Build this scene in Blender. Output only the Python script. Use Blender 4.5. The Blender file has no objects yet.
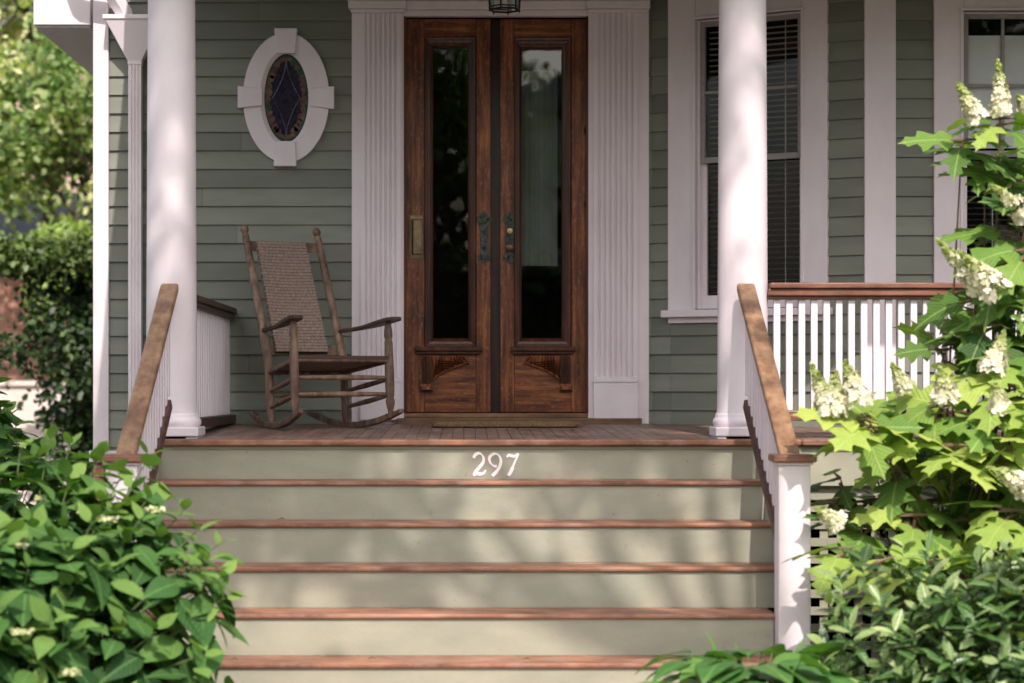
import bpy, math, random
import numpy as np
from mathutils import Vector, Matrix
random.seed(7); RNG = np.random.default_rng(7)
R = math.radians
scene = bpy.context.scene
col = scene.collection
EZ = .255; F = 2200.0; PX, PY = 465.0, 390.0
def P(px, py, d): return Vector(((px-PX)*d/F, d, EZ+(PY-py)*d/F))

# ------------------------------------------------------------------ materials
def new_mat(name):
    m = bpy.data.materials.new(name); m.use_nodes = True
    nt = m.node_tree; nt.nodes.clear()
    out = nt.nodes.new('ShaderNodeOutputMaterial')
    return m, nt, out
def N(nt, typ, **kw):
    n = nt.nodes.new(typ)
    for k, v in kw.items():
        if k in n.inputs: n.inputs[k].default_value = v
        else: setattr(n, k, v)
    return n
def L(nt, a, b): nt.links.new(a, b)
def c4(c): return (c[0], c[1], c[2], 1)
def coords(nt, scale=(1,1,1)):
    tc = N(nt, 'ShaderNodeTexCoord'); mp = N(nt, 'ShaderNodeMapping')
    mp.inputs['Scale'].default_value = scale
    L(nt, tc.outputs['Object'], mp.inputs['Vector']); return mp.outputs['Vector']
def noise(nt, vec, scale, detail=4, rough=.55):
    n = N(nt, 'ShaderNodeTexNoise'); n.inputs['Scale'].default_value = scale
    n.inputs['Detail'].default_value = detail; n.inputs['Roughness'].default_value = rough
    L(nt, vec, n.inputs['Vector']); return n.outputs['Fac']
def ramp(nt, fac, stops):
    r = N(nt, 'ShaderNodeValToRGB'); e = r.color_ramp.elements
    while len(e) < len(stops): e.new(.5)
    for i, (p, c) in enumerate(stops):
        e[i].position = p; e[i].color = c4(c) if not isinstance(c, (int, float)) else (c, c, c, 1)
    L(nt, fac, r.inputs['Fac']); return r.outputs['Color']
def mixc(nt, fac, a, b, mode='MIX'):
    m = N(nt, 'ShaderNodeMix'); m.data_type = 'RGBA'; m.blend_type = mode
    for sock, v in ((m.inputs['Factor'], fac), (m.inputs['A'] if False else m.inputs[6], a), (m.inputs[7], b)):
        if hasattr(v, 'links'): L(nt, v, sock)
        elif isinstance(v, (int, float)): sock.default_value = v
        else: sock.default_value = c4(v)
    return m.outputs[2]
def math_(nt, op, a, b=None):
    m = N(nt, 'ShaderNodeMath'); m.operation = op
    for i, v in enumerate((a, b)):
        if v is None: continue
        if hasattr(v, 'links'): L(nt, v, m.inputs[i])
        else: m.inputs[i].default_value = v
    return m.outputs[0]
def bsdf(nt, out, colr, rough=.5, bump=None, bstr=.2, bdist=.01, spec=.5, metal=0.0):
    b = N(nt, 'ShaderNodeBsdfPrincipled')
    if hasattr(colr, 'links'): L(nt, colr, b.inputs['Base Color'])
    else: b.inputs['Base Color'].default_value = c4(colr)
    if hasattr(rough, 'links'): L(nt, rough, b.inputs['Roughness'])
    else: b.inputs['Roughness'].default_value = rough
    b.inputs['Specular IOR Level'].default_value = spec
    b.inputs['Metallic'].default_value = metal
    if bump is not None:
        bp = N(nt, 'ShaderNodeBump'); bp.inputs['Strength'].default_value = bstr
        bp.inputs['Distance'].default_value = bdist
        L(nt, bump, bp.inputs['Height']); L(nt, bp.outputs['Normal'], b.inputs['Normal'])
    L(nt, b.outputs[0], out.inputs['Surface']); return b
def island(nt):
    return N(nt, 'ShaderNodeNewGeometry').outputs['Random Per Island']

def paint(name, c1, c2, rough=.5, scale=3, grain=(1,1,1), bstr=.15, isl=.0, speck=0, spec=.4):
    m, nt, out = new_mat(name)
    v = coords(nt, grain)
    n1 = noise(nt, v, scale, 5, .6)
    colr = mixc(nt, ramp(nt, n1, [(.35, 0.0), (.7, 1.0)]), c1, c2)
    if isl:
        colr = mixc(nt, isl, colr, mixc(nt, island(nt), (.25,.25,.25), (1,1,1)), 'MULTIPLY')
    v2 = coords(nt)
    fine = noise(nt, v2, 60, 3, .7)
    if speck:
        s = ramp(nt, noise(nt, v2, 28, 6, .75), [(.635, 0.0), (.70, 1.0)])
        colr = mixc(nt, math_(nt, 'MULTIPLY', s, speck), colr, (c1[0]*.45, c1[1]*.4, c1[2]*.35))
    bsdf(nt, out, colr, rough, fine, bstr, .003, spec); return m
def wood(name, dark, mid, light, axis='Z', scale=1, rough=.45, isl=.35, ray=False, wear=None, spec=.4, lay=22):
    m, nt, out = new_mat(name)
    s = {'X': (1.6, lay, lay), 'Y': (lay, 1.6, lay), 'Z': (lay, lay, 1.6)}[axis]
    s = tuple(a*scale for a in s)
    v = coords(nt, s)
    # shift the grain from board to board
    add = N(nt, 'ShaderNodeVectorMath'); add.operation = 'ADD'
    cmb = N(nt, 'ShaderNodeCombineXYZ'); isl_o = island(nt)
    m10 = math_(nt, 'MULTIPLY', isl_o, 37.0)
    for k in ('X', 'Y', 'Z'): L(nt, m10, cmb.inputs[k])
    L(nt, v, add.inputs[0]); L(nt, cmb.outputs[0], add.inputs[1]); v = add.outputs[0]
    g = noise(nt, v, 1.3, 8, .62)
    colr = ramp(nt, g, [(.30, dark), (.5, mid), (.70, light)])
    g2 = noise(nt, v, 5, 4, .7)
    colr = mixc(nt, math_(nt, 'MULTIPLY', ramp(nt, g2, [(.5, 0.0), (.72, 1.0)]), .5), colr, dark)
    big = noise(nt, coords(nt, (1,1,1)), 3.4, 4, .6)
    colr = mixc(nt, .75, colr, ramp(nt, big, [(.33, (.38,.36,.36)), (.66, (1.1,1.1,1.1))]), 'MULTIPLY')
    if ray:
        rv = {'Z': (95, 95, 40), 'X': (26, 70, 70)}[axis if axis in ('Z','X') else 'Z']
        vr = coords(nt, rv)
        add2 = N(nt, 'ShaderNodeVectorMath'); add2.operation = 'ADD'
        L(nt, vr, add2.inputs[0]); L(nt, cmb.outputs[0], add2.inputs[1])
        fl = ramp(nt, noise(nt, add2.outputs[0], .7, 3, .8), [(.56, 0.0), (.64, 1.0)])
        colr = mixc(nt, math_(nt, 'MULTIPLY', fl, .20), colr, tuple(min(1, a*2.0) for a in light))
    if wear:
        w = ramp(nt, noise(nt, coords(nt), 9, 6, .7), [(.45, 0.0), (.7, 1.0)])
        colr = mixc(nt, math_(nt, 'MULTIPLY', w, wear[3]), colr, wear[:3])
    if isl: colr = mixc(nt, isl, colr, mixc(nt, isl_o, (.45,.42,.4), (1.15,1.1,1.1)), 'MULTIPLY')
    bsdf(nt, out, colr, rough, g2, .25, .002, spec); return m
def simple(name, c, rough=.5, metal=0.0, spec=.5, var=.3, scale=20, bstr=.1):
    m, nt, out = new_mat(name); v = coords(nt)
    n = noise(nt, v, scale, 4)
    colr = mixc(nt, ramp(nt, n, [(.3, 0.0), (.7, 1.0)]), tuple(a*(1-var) for a in c), tuple(min(1, a*(1+var)) for a in c))
    bsdf(nt, out, colr, rough, n, bstr, .003, spec, metal); return m
def leaf_mat(name, dark, mid, light, vein=None, rough=.42, trans=.3, tcol=None, nveins=9.0, veins=True, spec=.5):
    m, nt, out = new_mat(name)
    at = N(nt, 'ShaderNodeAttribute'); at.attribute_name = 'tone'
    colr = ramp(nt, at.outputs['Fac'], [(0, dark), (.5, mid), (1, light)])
    bumpv = None
    if veins:
        ax = N(nt, 'ShaderNodeAttribute'); ax.attribute_name = 'lx'
        ay = N(nt, 'ShaderNodeAttribute'); ay.attribute_name = 'ly'
        s = math_(nt, 'SUBTRACT', math_(nt, 'MULTIPLY', ay.outputs['Fac'], nveins), math_(nt, 'MULTIPLY', ax.outputs['Fac'], nveins*.9))
        fr = math_(nt, 'ABSOLUTE', math_(nt, 'SUBTRACT', math_(nt, 'FRACT', s), .5))
        vn = ramp(nt, fr, [(0.0, 1.0), (.1, 0.0)])
        rib = ramp(nt, ax.outputs['Fac'], [(.01, 1.0), (.035, 0.0)])
        vv = math_(nt, 'MAXIMUM', math_(nt, 'MULTIPLY', vn, .55), rib)
        colr = mixc(nt, math_(nt, 'MULTIPLY', vv, .5), colr, vein or light)
        bumpv = math_(nt, 'SUBTRACT', 1.0, math_(nt, 'MAXIMUM', math_(nt, 'MULTIPLY', ramp(nt, fr, [(0.0, 1.0), (.5, 0.0)]), .7), rib))
    pn = noise(nt, coords(nt), 25, 3)
    colr = mixc(nt, .3, colr, ramp(nt, pn, [(.3, (.6,.65,.5)), (.7, (1,1,1))]), 'MULTIPLY')
    sp = ramp(nt, noise(nt, coords(nt), 17, 6, .75), [(.63, 0.0), (.68, 1.0)])
    colr = mixc(nt, math_(nt, 'MULTIPLY', sp, .45 if veins else 0.0), colr, (.16,.10,.03))
    b = bsdf(nt, out, colr, rough, bumpv, .5, .006, spec)
    tr = N(nt, 'ShaderNodeBsdfTranslucent')
    tc = mixc(nt, 1.0, colr, tcol or (1.3, 1.5, .5), 'MULTIPLY'); L(nt, tc, tr.inputs['Color'])
    ms = N(nt, 'ShaderNodeMixShader'); ms.inputs[0].default_value = trans
    L(nt, b.outputs[0], ms.inputs[1]); L(nt, tr.outputs[0], ms.inputs[2])
    L(nt, ms.outputs[0], out.inputs['Surface']); return m
def glass_mat(name, tint=(.9,.92,.9), ior=1.5, rough=.0, extra=0.0):
    m, nt, out = new_mat(name)
    fr = N(nt, 'ShaderNodeFresnel'); fr.inputs['IOR'].default_value = ior
    nz = noise(nt, coords(nt), 2.2, 2)
    bp = N(nt, 'ShaderNodeBump'); bp.inputs['Strength'].default_value = .12; bp.inputs['Distance'].default_value = .01
    L(nt, nz, bp.inputs['Height'])
    t = N(nt, 'ShaderNodeBsdfTransparent'); t.inputs['Color'].default_value = c4(tint)
    g = N(nt, 'ShaderNodeBsdfGlossy'); g.inputs['Roughness'].default_value = rough
    L(nt, bp.outputs['Normal'], g.inputs['Normal'])
    ms = N(nt, 'ShaderNodeMixShader')
    L(nt, math_(nt, 'ADD', fr.outputs[0], extra), ms.inputs[0]); L(nt, t.outputs[0], ms.inputs[1]); L(nt, g.outputs[0], ms.inputs[2])
    L(nt, ms.outputs[0], out.inputs['Surface']); return m

M = {}
M['siding'] = paint('sage_siding', (.188,.200,.162), (.234,.244,.200), .55, 2.4, (1,1,4), .3, .42, .3)
M['white'] = paint('white_paint', (.72,.63,.672), (.82,.735,.775), .48, 3.5, (1,1,.5), .2, .05, .10)
M['riser'] = paint('riser_paint', (.285,.282,.222), (.365,.352,.275), .6, 2.6, (1,1,2.2), .35, .10, .5)
M['cream'] = paint('cream_green_paint', (.34,.33,.25), (.42,.40,.31), .6, 3, (1,1,1), .2, .1, .3)
M['ceiling'] = paint('ceiling_paint', (.30,.32,.29), (.36,.38,.35), .6, 2)
M['tread'] = wood('tread_wood', (.16,.062,.036), (.34,.15,.085), (.50,.26,.16), 'X', .7, .5, .25, wear=(.42,.26,.21,.55), lay=30)
M['floor'] = wood('porch_floor_wood', (.13,.075,.058), (.22,.135,.105), (.32,.21,.165), 'Y', .8, .48, .22, wear=(.33,.25,.22,.6))
M['rail'] = wood('handrail_wood', (.17,.085,.05), (.27,.15,.088), (.38,.225,.135), 'Y', 1, .42, .3, wear=(.50,.34,.19,.45))
M['rail_x'] = wood('porch_rail_wood', (.13,.048,.033), (.24,.098,.066), (.36,.17,.12), 'X', 1, .42, .3, wear=(.33,.2,.14,.4))
M['rail_dark'] = wood('dark_rail_wood', (.035,.016,.011), (.07,.033,.023), (.12,.06,.042), 'Y', 1, .4, .3)
M['door'] = wood('oak_door_wood', (.045,.012,.005), (.22,.066,.023), (.48,.18,.060), 'Z', 1.2, .38, .35, ray=True)
M['door_x'] = wood('oak_rail_wood', (.045,.012,.005), (.22,.066,.023), (.48,.18,.060), 'X', 1.2, .38, .35, ray=True)
M['mould'] = wood('door_moulding_wood', (.03,.009,.005), (.085,.026,.012), (.16,.052,.024), 'Z', 1, .33, .3)
M['sill_wood'] = wood('threshold_wood', (.10,.045,.022), (.22,.11,.055), (.34,.19,.11), 'X', 1, .5, .3, wear=(.3,.2,.13,.4))
M['chair'] = wood('chair_wood', (.07,.038,.026), (.20,.118,.082), (.36,.235,.175), 'Z', .8, .55, .35, wear=(.33,.23,.17,.45))
M['chair_dark'] = wood('chair_arm_wood', (.035,.018,.013), (.085,.046,.032), (.17,.1,.07), 'Y', .8, .5, .3)
M['brass'] = simple('aged_brass', (.42,.30,.14), .4, .9)
M['brass_dull'] = simple('dull_brass', (.20,.145,.085), .5, .7)
M['verdigris'] = simple('verdigris_bronze', (.055,.065,.055), .55, .6, var=.7, scale=60, bstr=.6)
M['black'] = simple('black_iron', (.012,.011,.012), .5, .4)
M['dark'] = simple('dark_interior', (.008,.007,.008), .9, spec=.1)
M['dim'] = simple('dim_interior', (.03,.027,.027), .9, spec=.1)
M['blind'] = simple('blind_slat', (.48,.46,.47), .5, var=.1)
M['shade'] = simple('white_roller_shade', (.95,.93,.98), .7, var=.04, scale=6)
M['lead'] = simple('lead_came', (.16,.16,.24), .35, .8)
M['stain_dark'] = simple('dark_stained_glass', (.018,.012,.032), .15, var=.7, scale=40)
M['stain_amber'] = simple('amber_stained_glass', (.12,.065,.045), .2, var=.6, scale=30)
M['stain_green'] = simple('green_stained_glass', (.02,.07,.035), .2, var=.5, scale=30)
M['glass'] = glass_mat('window_glass', extra=-.015)
M['glass_door'] = glass_mat('door_glass', (.75,.76,.74), extra=.05)
M['glass_lamp'] = glass_mat('lantern_glass', (.75,.75,.72), rough=.15)
M['sash'] = simple('grey_brown_sash', (.30,.27,.27), .5, var=.15)
M['digit'] = paint('digit_paint', (.82,.76,.78), (.9,.84,.86), .5, 20)
M['bark'] = simple('bark', (.09,.065,.05), .9, var=.5, scale=12, bstr=.8)
M['twig'] = simple('green_twig', (.10,.13,.05), .7, var=.3)
M['twig_b'] = simple('brown_twig', (.16,.10,.06), .8, var=.3)

def weave_mat():
    m, nt, out = new_mat('woven_rush')
    tc = N(nt, 'ShaderNodeTexCoord'); sp = N(nt, 'ShaderNodeSeparateXYZ'); L(nt, tc.outputs['UV'], sp.inputs[0])
    row = math_(nt, 'MULTIPLY', sp.outputs[1], 36.0); colu = math_(nt, 'MULTIPLY', sp.outputs[0], 15.0)
    off = math_(nt, 'MULTIPLY', math_(nt, 'MODULO', math_(nt, 'FLOOR', row), 2.0), .5)
    fx = math_(nt, 'ABSOLUTE', math_(nt, 'SUBTRACT', math_(nt, 'FRACT', math_(nt, 'ADD', colu, off)), .5))
    fy = math_(nt, 'ABSOLUTE', math_(nt, 'SUBTRACT', math_(nt, 'FRACT', row), .5))
    h = math_(nt, 'SUBTRACT', 1.0, math_(nt, 'MAXIMUM', math_(nt, 'MULTIPLY', fx, 1.6), math_(nt, 'MULTIPLY', fy, 1.9)))
    n = noise(nt, tc.outputs['UV'], 26, 5, .7)
    base = ramp(nt, n, [(.3, (.20,.14,.115)), (.7, (.43,.325,.275))])
    colr = mixc(nt, ramp(nt, h, [(.02, 1.0), (.35, 0.0)]), base, (.06,.035,.027))
    b = bsdf(nt, out, colr, .75, h, .9, .006, .2); return m
M['weave'] = weave_mat()
def mat_coir():
    m, nt, out = new_mat('coir'); v = coords(nt, (1,1,1)); n = noise(nt, v, 90, 5, .8)
    big = noise(nt, v, 6, 3)
    colr = mixc(nt, .6, ramp(nt, n, [(.3, (.09,.055,.032)), (.6, (.34,.22,.125)), (.8, (.52,.37,.23))]), ramp(nt, big, [(.3, (.6,.6,.6)), (.7, (1.1,1.1,1.1))]), 'MULTIPLY')
    bsdf(nt, out, colr, .95, n, 1.0, .012, .1); return m
M['coir'] = mat_coir()
def mat_brick():
    m, nt, out = new_mat('brick'); v = coords(nt)
    sw = N(nt, 'ShaderNodeSeparateXYZ'); L(nt, v, sw.inputs[0]); cb = N(nt, 'ShaderNodeCombineXYZ')
    L(nt, math_(nt, 'ADD', sw.outputs[0], sw.outputs[1]), cb.inputs[0]); L(nt, sw.outputs[2], cb.inputs[1])
    b = N(nt, 'ShaderNodeTexBrick'); b.inputs['Scale'].default_value = 4.5
    b.inputs['Color1'].default_value = c4((.45,.17,.12)); b.inputs['Color2'].default_value = c4((.52,.24,.17)); b.inputs['Mortar'].default_value = c4((.5,.42,.36))
    L(nt, cb.outputs[0], b.inputs['Vector'])
    bsdf(nt, out, b.outputs['Color'], .9, noise(nt, v, 12), .3, .01, .2); return m
M['brick'] = mat_brick()
M['roof'] = paint('roof_shingle', (.10,.10,.13), (.17,.16,.2), .9, 5, (1,6,1), .6, .2, .3)
M['tile'] = paint('red_tile', (.40,.15,.10), (.52,.23,.16), .85, 5, (1,6,1), .6, .2, .3)
M['pave'] = paint('concrete_paving', (.42,.39,.37), (.52,.49,.47), .85, 2, (1,1,1), .4, .0, .3)
M['asphalt'] = paint('asphalt', (.045,.045,.05), (.06,.06,.062), .9, 6, (1,1,1), .5)
def mat_ground():
    m, nt, out = new_mat('lawn_soil'); v = coords(nt)
    n = noise(nt, v, .5, 5); f = noise(nt, v, 45, 5, .8)
    g = ramp(nt, f, [(.3, (.025,.05,.012)), (.7, (.09,.15,.035))]); s = ramp(nt, f, [(.3, (.02,.013,.009)), (.7, (.085,.055,.036))])
    sp = N(nt, 'ShaderNodeSeparateXYZ'); L(nt, v, sp.inputs[0])
    bed = ramp(nt, math_(nt, 'ADD', n, 0.0), [(.48, 0.0), (.56, 1.0)])
    bsdf(nt, out, mixc(nt, bed, s, g), .95, f, 1.0, .03, .1); return m
M['ground'] = mat_ground()

# ------------------------------------------------------------------ mesh builder
def W0(u, w, z): return (u, 13.6-w, z)
TH = math.atan2(.7, 1.178); CT, ST = math.cos(TH), math.sin(TH)
FX0 = 1.156
def W1(u, w, z): return (FX0+u*CT-w*ST, 13.6-u*ST-w*CT, z)
def W2(u, w, z): return (u, 12.9-w, z)
FX3 = 4.55
def W3(u, w, z): return (FX3+u*CT+w*ST, 12.9+u*ST-w*CT, z)
def WS(u, w, z): return (-2.262-w, 13.6+u, z)     # left side wall
class MB:
    def __init__(s): s.v = []; s.f = []; s.uv = None
    def add(s, vs, fs):
        o = len(s.v); s.v += [tuple(p) for p in vs]; s.f += [tuple(i+o for i in f) for f in fs]
    def box(s, x0, x1, y0, y1, z0, z1, fr=None):
        ps = [(x, y, z) for z in (z0, z1) for y in (y0, y1) for x in (x0, x1)]
        if fr: ps = [fr(*p) for p in ps]
        s.add(ps, [(0,2,3,1), (4,5,7,6), (0,1,5,4), (2,6,7,3), (0,4,6,2), (1,3,7,5)]); return s
    def prism(s, poly, a, b, fn):           # poly of 2-D points; fn(p, t) -> 3-D
        n = len(poly)
        vs = [fn(p, a) for p in poly]+[fn(p, b) for p in poly]
        s.add(vs, [tuple(range(n))[::-1], tuple(range(n, 2*n))]+[(i, (i+1) % n, (i+1) % n+n, i+n) for i in range(n)]); return s
    def loops(s, loops, close=True, cap=False):
        o = len(s.v); n = len(loops[0])
        for l in loops: s.v += [tuple(p) for p in l]
        for k in range(len(loops)-1):
            for i in range(n if close else n-1):
                j = (i+1) % n
                s.f.append((o+k*n+i, o+k*n+j, o+(k+1)*n+j, o+(k+1)*n+i))
        if cap:
            s.f.append(tuple(o+i for i in range(n))[::-1]); s.f.append(tuple(o+(len(loops)-1)*n+i for i in range(n)))
        return s
    def lathe(s, cx, cy, prof, n=24):
        s.loops([[(cx+r*math.cos(2*math.pi*i/n), cy+r*math.sin(2*math.pi*i/n), z) for i in range(n)] for r, z in prof], cap=True); return s
    def tube(s, pts, rad, n=8, flat=1.0):
        pts = [Vector(p) for p in pts]
        if not hasattr(rad, '__len__'): rad = [rad]*len(pts)
        ls = []; up = Vector((0, 0, 1)); prev = None
        for i, p in enumerate(pts):
            t = (pts[min(i+1, len(pts)-1)]-pts[max(i-1, 0)]).normalized()
            if prev is None:
                a = t.cross(up)
                if a.length < .05: a = t.cross(Vector((0, 1, 0)))
            else: a = prev-t*prev.dot(t)
            a.normalize(); prev = a; b = a.cross(t)
            ls.append([p+(a*math.cos(2*math.pi*k/n)+b*math.sin(2*math.pi*k/n)*flat)*rad[i] for k in range(n)])
        s.loops(ls, cap=True); return s
    def rect_profile(s, fr, rects):          # nested rectangles (u0,u1,z0,z1,w)
        s.loops([[fr(a, w, c), fr(b, w, c), fr(b, w, d), fr(a, w, d)] for a, b, c, d, w in rects]); return s
    def build(s, name, mat, parent=None, bevel=0, smooth=False, seg=2):
        me = bpy.data.meshes.new(name)
        off = Vector((0, 0, 0))
        q = parent
        while q is not None: off += q.location; q = q.parent
        me.from_pydata([tuple(Vector(p)-off) for p in s.v], [], s.f)
        import bmesh
        bm = bmesh.new(); bm.from_mesh(me); bmesh.ops.recalc_face_normals(bm, faces=bm.faces[:]); bm.to_mesh(me); bm.free()
        me.materials.append(mat)
        o = bpy.data.objects.new(name, me); col.objects.link(o)
        if parent: o.parent = parent
        if smooth:
            for p in me.polygons: p.use_smooth = True
            try: me.set_sharp_from_angle(angle=R(42))
            except Exception: pass
        if bevel:
            b = o.modifiers.new('bevel', 'BEVEL'); b.width = bevel; b.segments = seg; b.limit_method = 'ANGLE'; b.angle_limit = R(40)
            b.harden_normals = False
        return o
def thing(name, label, cat, loc=(0,0,0), group=None):
    o = bpy.data.objects.new(name, None); col.objects.link(o); o.location = loc
    o.empty_display_size = .1
    o['label'] = label; o['category'] = cat
    if group: o['group'] = group
    return o
def tag(o, label, cat, group=None, kind=None):
    o['label'] = label; o['category'] = cat
    if group: o['group'] = group
    if kind: o['kind'] = kind
    return o
def structure(o): o['kind'] = 'structure'; return o
def ux(px): return (px-PX)/161.8
def zy(py): return EZ+(PY-py)/161.8
def fl(y): return .0196*(y-11.2)     # porch floor height

# ------------------------------------------------------------------ ground
GZ = -1.33
g = MB(); g.add([(-300,-300,GZ), (300,-300,GZ), (300,400,GZ), (-300,400,GZ)], [(0,1,2,3)])
structure(g.build('ground', M['ground']))
g = MB(); g.box(-1.3, 1.25, -6, 9.42, GZ-.02, GZ+.02); structure(g.build('front_path', M['pave'], bevel=.01))
g = MB(); g.box(-40, 40, -8, -6, GZ-.02, GZ+.03); structure(g.build('sidewalk', M['pave']))
g = MB(); g.box(-60, 60, -17, -9, GZ-.02, GZ+.012); structure(g.build('road', M['asphalt']))
g = MB(); g.box(-7.5, -2.9, 13.5, 19, GZ-.02, GZ+.02); structure(g.build('driveway', M['pave']))

# ------------------------------------------------------------------ house
house = thing('house', 'sage green clapboard house with white trim around the front porch', 'house', (0, 13.6, GZ))
ROW = .1145; RZ = .246
def siding(mb, fr, u0, u1, z0, z1):
    k0 = math.floor((z0-RZ)/ROW); z = RZ+k0*ROW
    while z < z1:
        a, b = max(z, z0), min(z+ROW, z1)
        if b-a > .004:
            wa = .014*(1-(a-z)/ROW)+.002; wb = .014*(1-(b-z)/ROW)+.001
            jit = random.uniform(-.0012, .0012)
            # split long runs into boards
            cuts = [u0]
            if u1-u0 > 1.2 and random.random() < .45: cuts.append(random.uniform(u0+.3, u1-.3))
            cuts.append(u1)
            for c0, c1 in zip(cuts, cuts[1:]):
                mb.prism([(wa+jit, a), (wb+jit, b), (-.03, b), (-.03, a+.0)], c0, c1-.0015, lambda p, t: fr(t, p[0], p[1]))
        z += ROW
ZT = 4.3
dL, dR = ux(404), ux(588)
dz0, dz1 = zy(413), zy(17)
mb = MB()
siding(mb, W0, -2.30+.09, ux(353), -.12, ZT)
siding(mb, W0, ux(647), FX0+.01, -.12, ZT)
siding(mb, W0, ux(353), ux(647), 3.0, ZT)
w1len = 1.178/CT
def fu(px):
    d = (FX0+13.6*1.178/.7)/((px-PX)/F+1.178/.7); return (13.6-d)/ST
def fz(px, py):
    d = 13.6-fu(px)*ST; return EZ+(PY-py)*d/F
a0, a1 = fu(670), fu(829)
siding(mb, W1, 0, a0+.01, -.9, ZT); siding(mb, W1, a1-.01, w1len+.014, -.9, ZT)
b0 = (863-PX)*12.9/F; bs0 = (895-PX)*12.9/F; bc0 = (933-PX)*12.9/F
siding(mb, W2, bs0-.005, bc0+.01, -.9, ZT)
bwz0, bwz1 = EZ+(PY-312)*12.9/F, EZ+(PY-2)*12.9/F
bw1 = bc0+1.30
siding(mb, W2, bw1-.01, FX3, -.9, ZT)
siding(mb, W2, bc0+.01, bw1-.01, -.9, bwz0-.03); siding(mb, W2, bc0+.01, bw1-.01, bwz1+.1, ZT)
siding(mb, W3, 0.02, 1.3, -.9, ZT)
az0, az1 = fz(750, 312), fz(750, 8)
siding(mb, W1, a0+.01, a1-.01, -.9, az0+.0); siding(mb, W1, a0+.01, a1-.01, az1+.12, ZT)
siding(mb, W0, 5.7, 8.0, -.9, ZT)
siding(mb, WS, .09, 9.0, -.12, 2.52)
siding(mb, WS, .09, 9.0, 2.52, ZT)
mb.build('siding', M['siding'], house)
# backing wall + foundation + hidden walls
mb = MB()
mb.box(-2.29, dL-.02, -.16, -.032, -.9, ZT, W0); mb.box(dR+.02, FX0, -.16, -.032, -.9, ZT, W0)
mb.box(dL-.02, dR+.02, -.16, -.032, dz1+.02, ZT, W0)
mb.box(0, a0+.1, -.1, -.032, -.9, ZT, W1); mb.box(a1-.1, w1len+.05, -.1, -.032, -.9, ZT, W1)
mb.box(b0, bc0+.1, -.1, -.032, -.9, ZT, W2); mb.box(bw1-.1, FX3, -.1, -.032, -.9, ZT, W2)
mb.box(0, 1.3, -.1, -.032, -.9, ZT, W3)
mb.box(5.6, 8.0, -.16, -.032, -.9, ZT, W0); mb.box(0, 9, -.16, -.032, -.9, ZT, WS)
mb.box(-2.2, 8, 22.4, 22.6, -.9, ZT); mb.box(7.9, 8.1, 13.6, 22.6, -.9, ZT)
mb.build('wall', M['siding'], house)
mb = MB(); mb.box(-2.30, 8.0, -.2, -.02, GZ-.1, -.9, W0); mb.box(0, 9, -.2, -.02, GZ-.1, -.12, WS)
mb.box(b0, FX3, 12.94, 13.2, GZ-.1, -.9); mb.box(-2.30, -1.5, -.2, -.02, -.9, -.18, W0)
mb.build('foundation', M['brick'], house)
mb = MB(); mb.box(-2.32, -1.50, .0, .03, -.19, -.12, W0); mb.box(0, 9, .0, .03, -.19, -.12, WS)
mb.build('water_table', M['white'], house, .004)
mb = MB(); mb.box(ux(93.8), ux(109.3), 0, .032, -.12, ZT, W0); mb.box(.0, .1, 0, .03, -.12, ZT, WS)
mb.build('corner_board', M['white'], house, .004)
mb = MB(); mb.box(b0+.004, bs0, 0, .03, -.9, ZT, W2); mb.build('corner_board', M['white'], house, .004)
mb = MB(); mb.box(FX3-.1, FX3+.03, 0, .032, -.9, ZT, W2); mb.build('corner_board', M['white'], house, .004)
# eave box on the left side
ex0 = ux(34)
mb = MB(); mb.box(ex0, -2.312, 13.575, 22, 2.508, 3.0); mb.build('eave', M['white'], house, .006)
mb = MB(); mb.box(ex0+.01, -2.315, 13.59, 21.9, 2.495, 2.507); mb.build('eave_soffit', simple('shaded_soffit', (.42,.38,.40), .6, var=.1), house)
# roofs
mb = MB(); mb.prism([(-2.7, 3.0), (-2.7, 3.1), (-2.05, 3.55), (-2.05, 3.0)], 13.57, 22.2, lambda p, t: (p[0], t, p[1]))
mb.prism([(12.9, 4.32), (12.9, 4.43), (18.0, 6.6), (23.1, 4.43), (23.1, 4.32)], -2.9, 8.6, lambda p, t: (t, p[0], p[1]))
mb.build('roof', M['roof'], house)
# downspout
mb = MB(); pts = []
mb.box(ux(130.5), ux(143.5), .035, .10, -1.25, zy(62), W0)
for q in (133, 136.2, 139.4): mb.box(ux(q), ux(q+1.1), .10, .106, -1.25, zy(62), W0)
ds = mb.build('downspout', M['white'], house, .004)
mb = MB()
def rect(u0, u1, w0, w1, z): return [W0(u0, w0, z), W0(u1, w0, z), W0(u1, w1, z), W0(u0, w1, z)]
mb.loops([rect(ux(130), ux(144), .03, .105, zy(67)), rect(ux(130), ux(144), .03, .105, zy(63)), rect(ux(110), ux(165), .02, .17, zy(25)), rect(ux(110), ux(165), .02, .17, zy(21))], cap=True)
mb.box(ux(107), ux(168), .018, .18, zy(23.5), zy(19), W0)
mb.build('conductor_head', M['white'], ds, .004)
mb = MB(); mb.tube([W0(ux(128), .10, zy(22)), W0(ux(127), .10, zy(16)), W0(ux(115), .13, zy(-3)), W0(ux(85), .30, zy(-40)), W0(ux(78), .3, zy(-60))], .052, 4); mb.build('elbow', M['white'], ds, .004)

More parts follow.
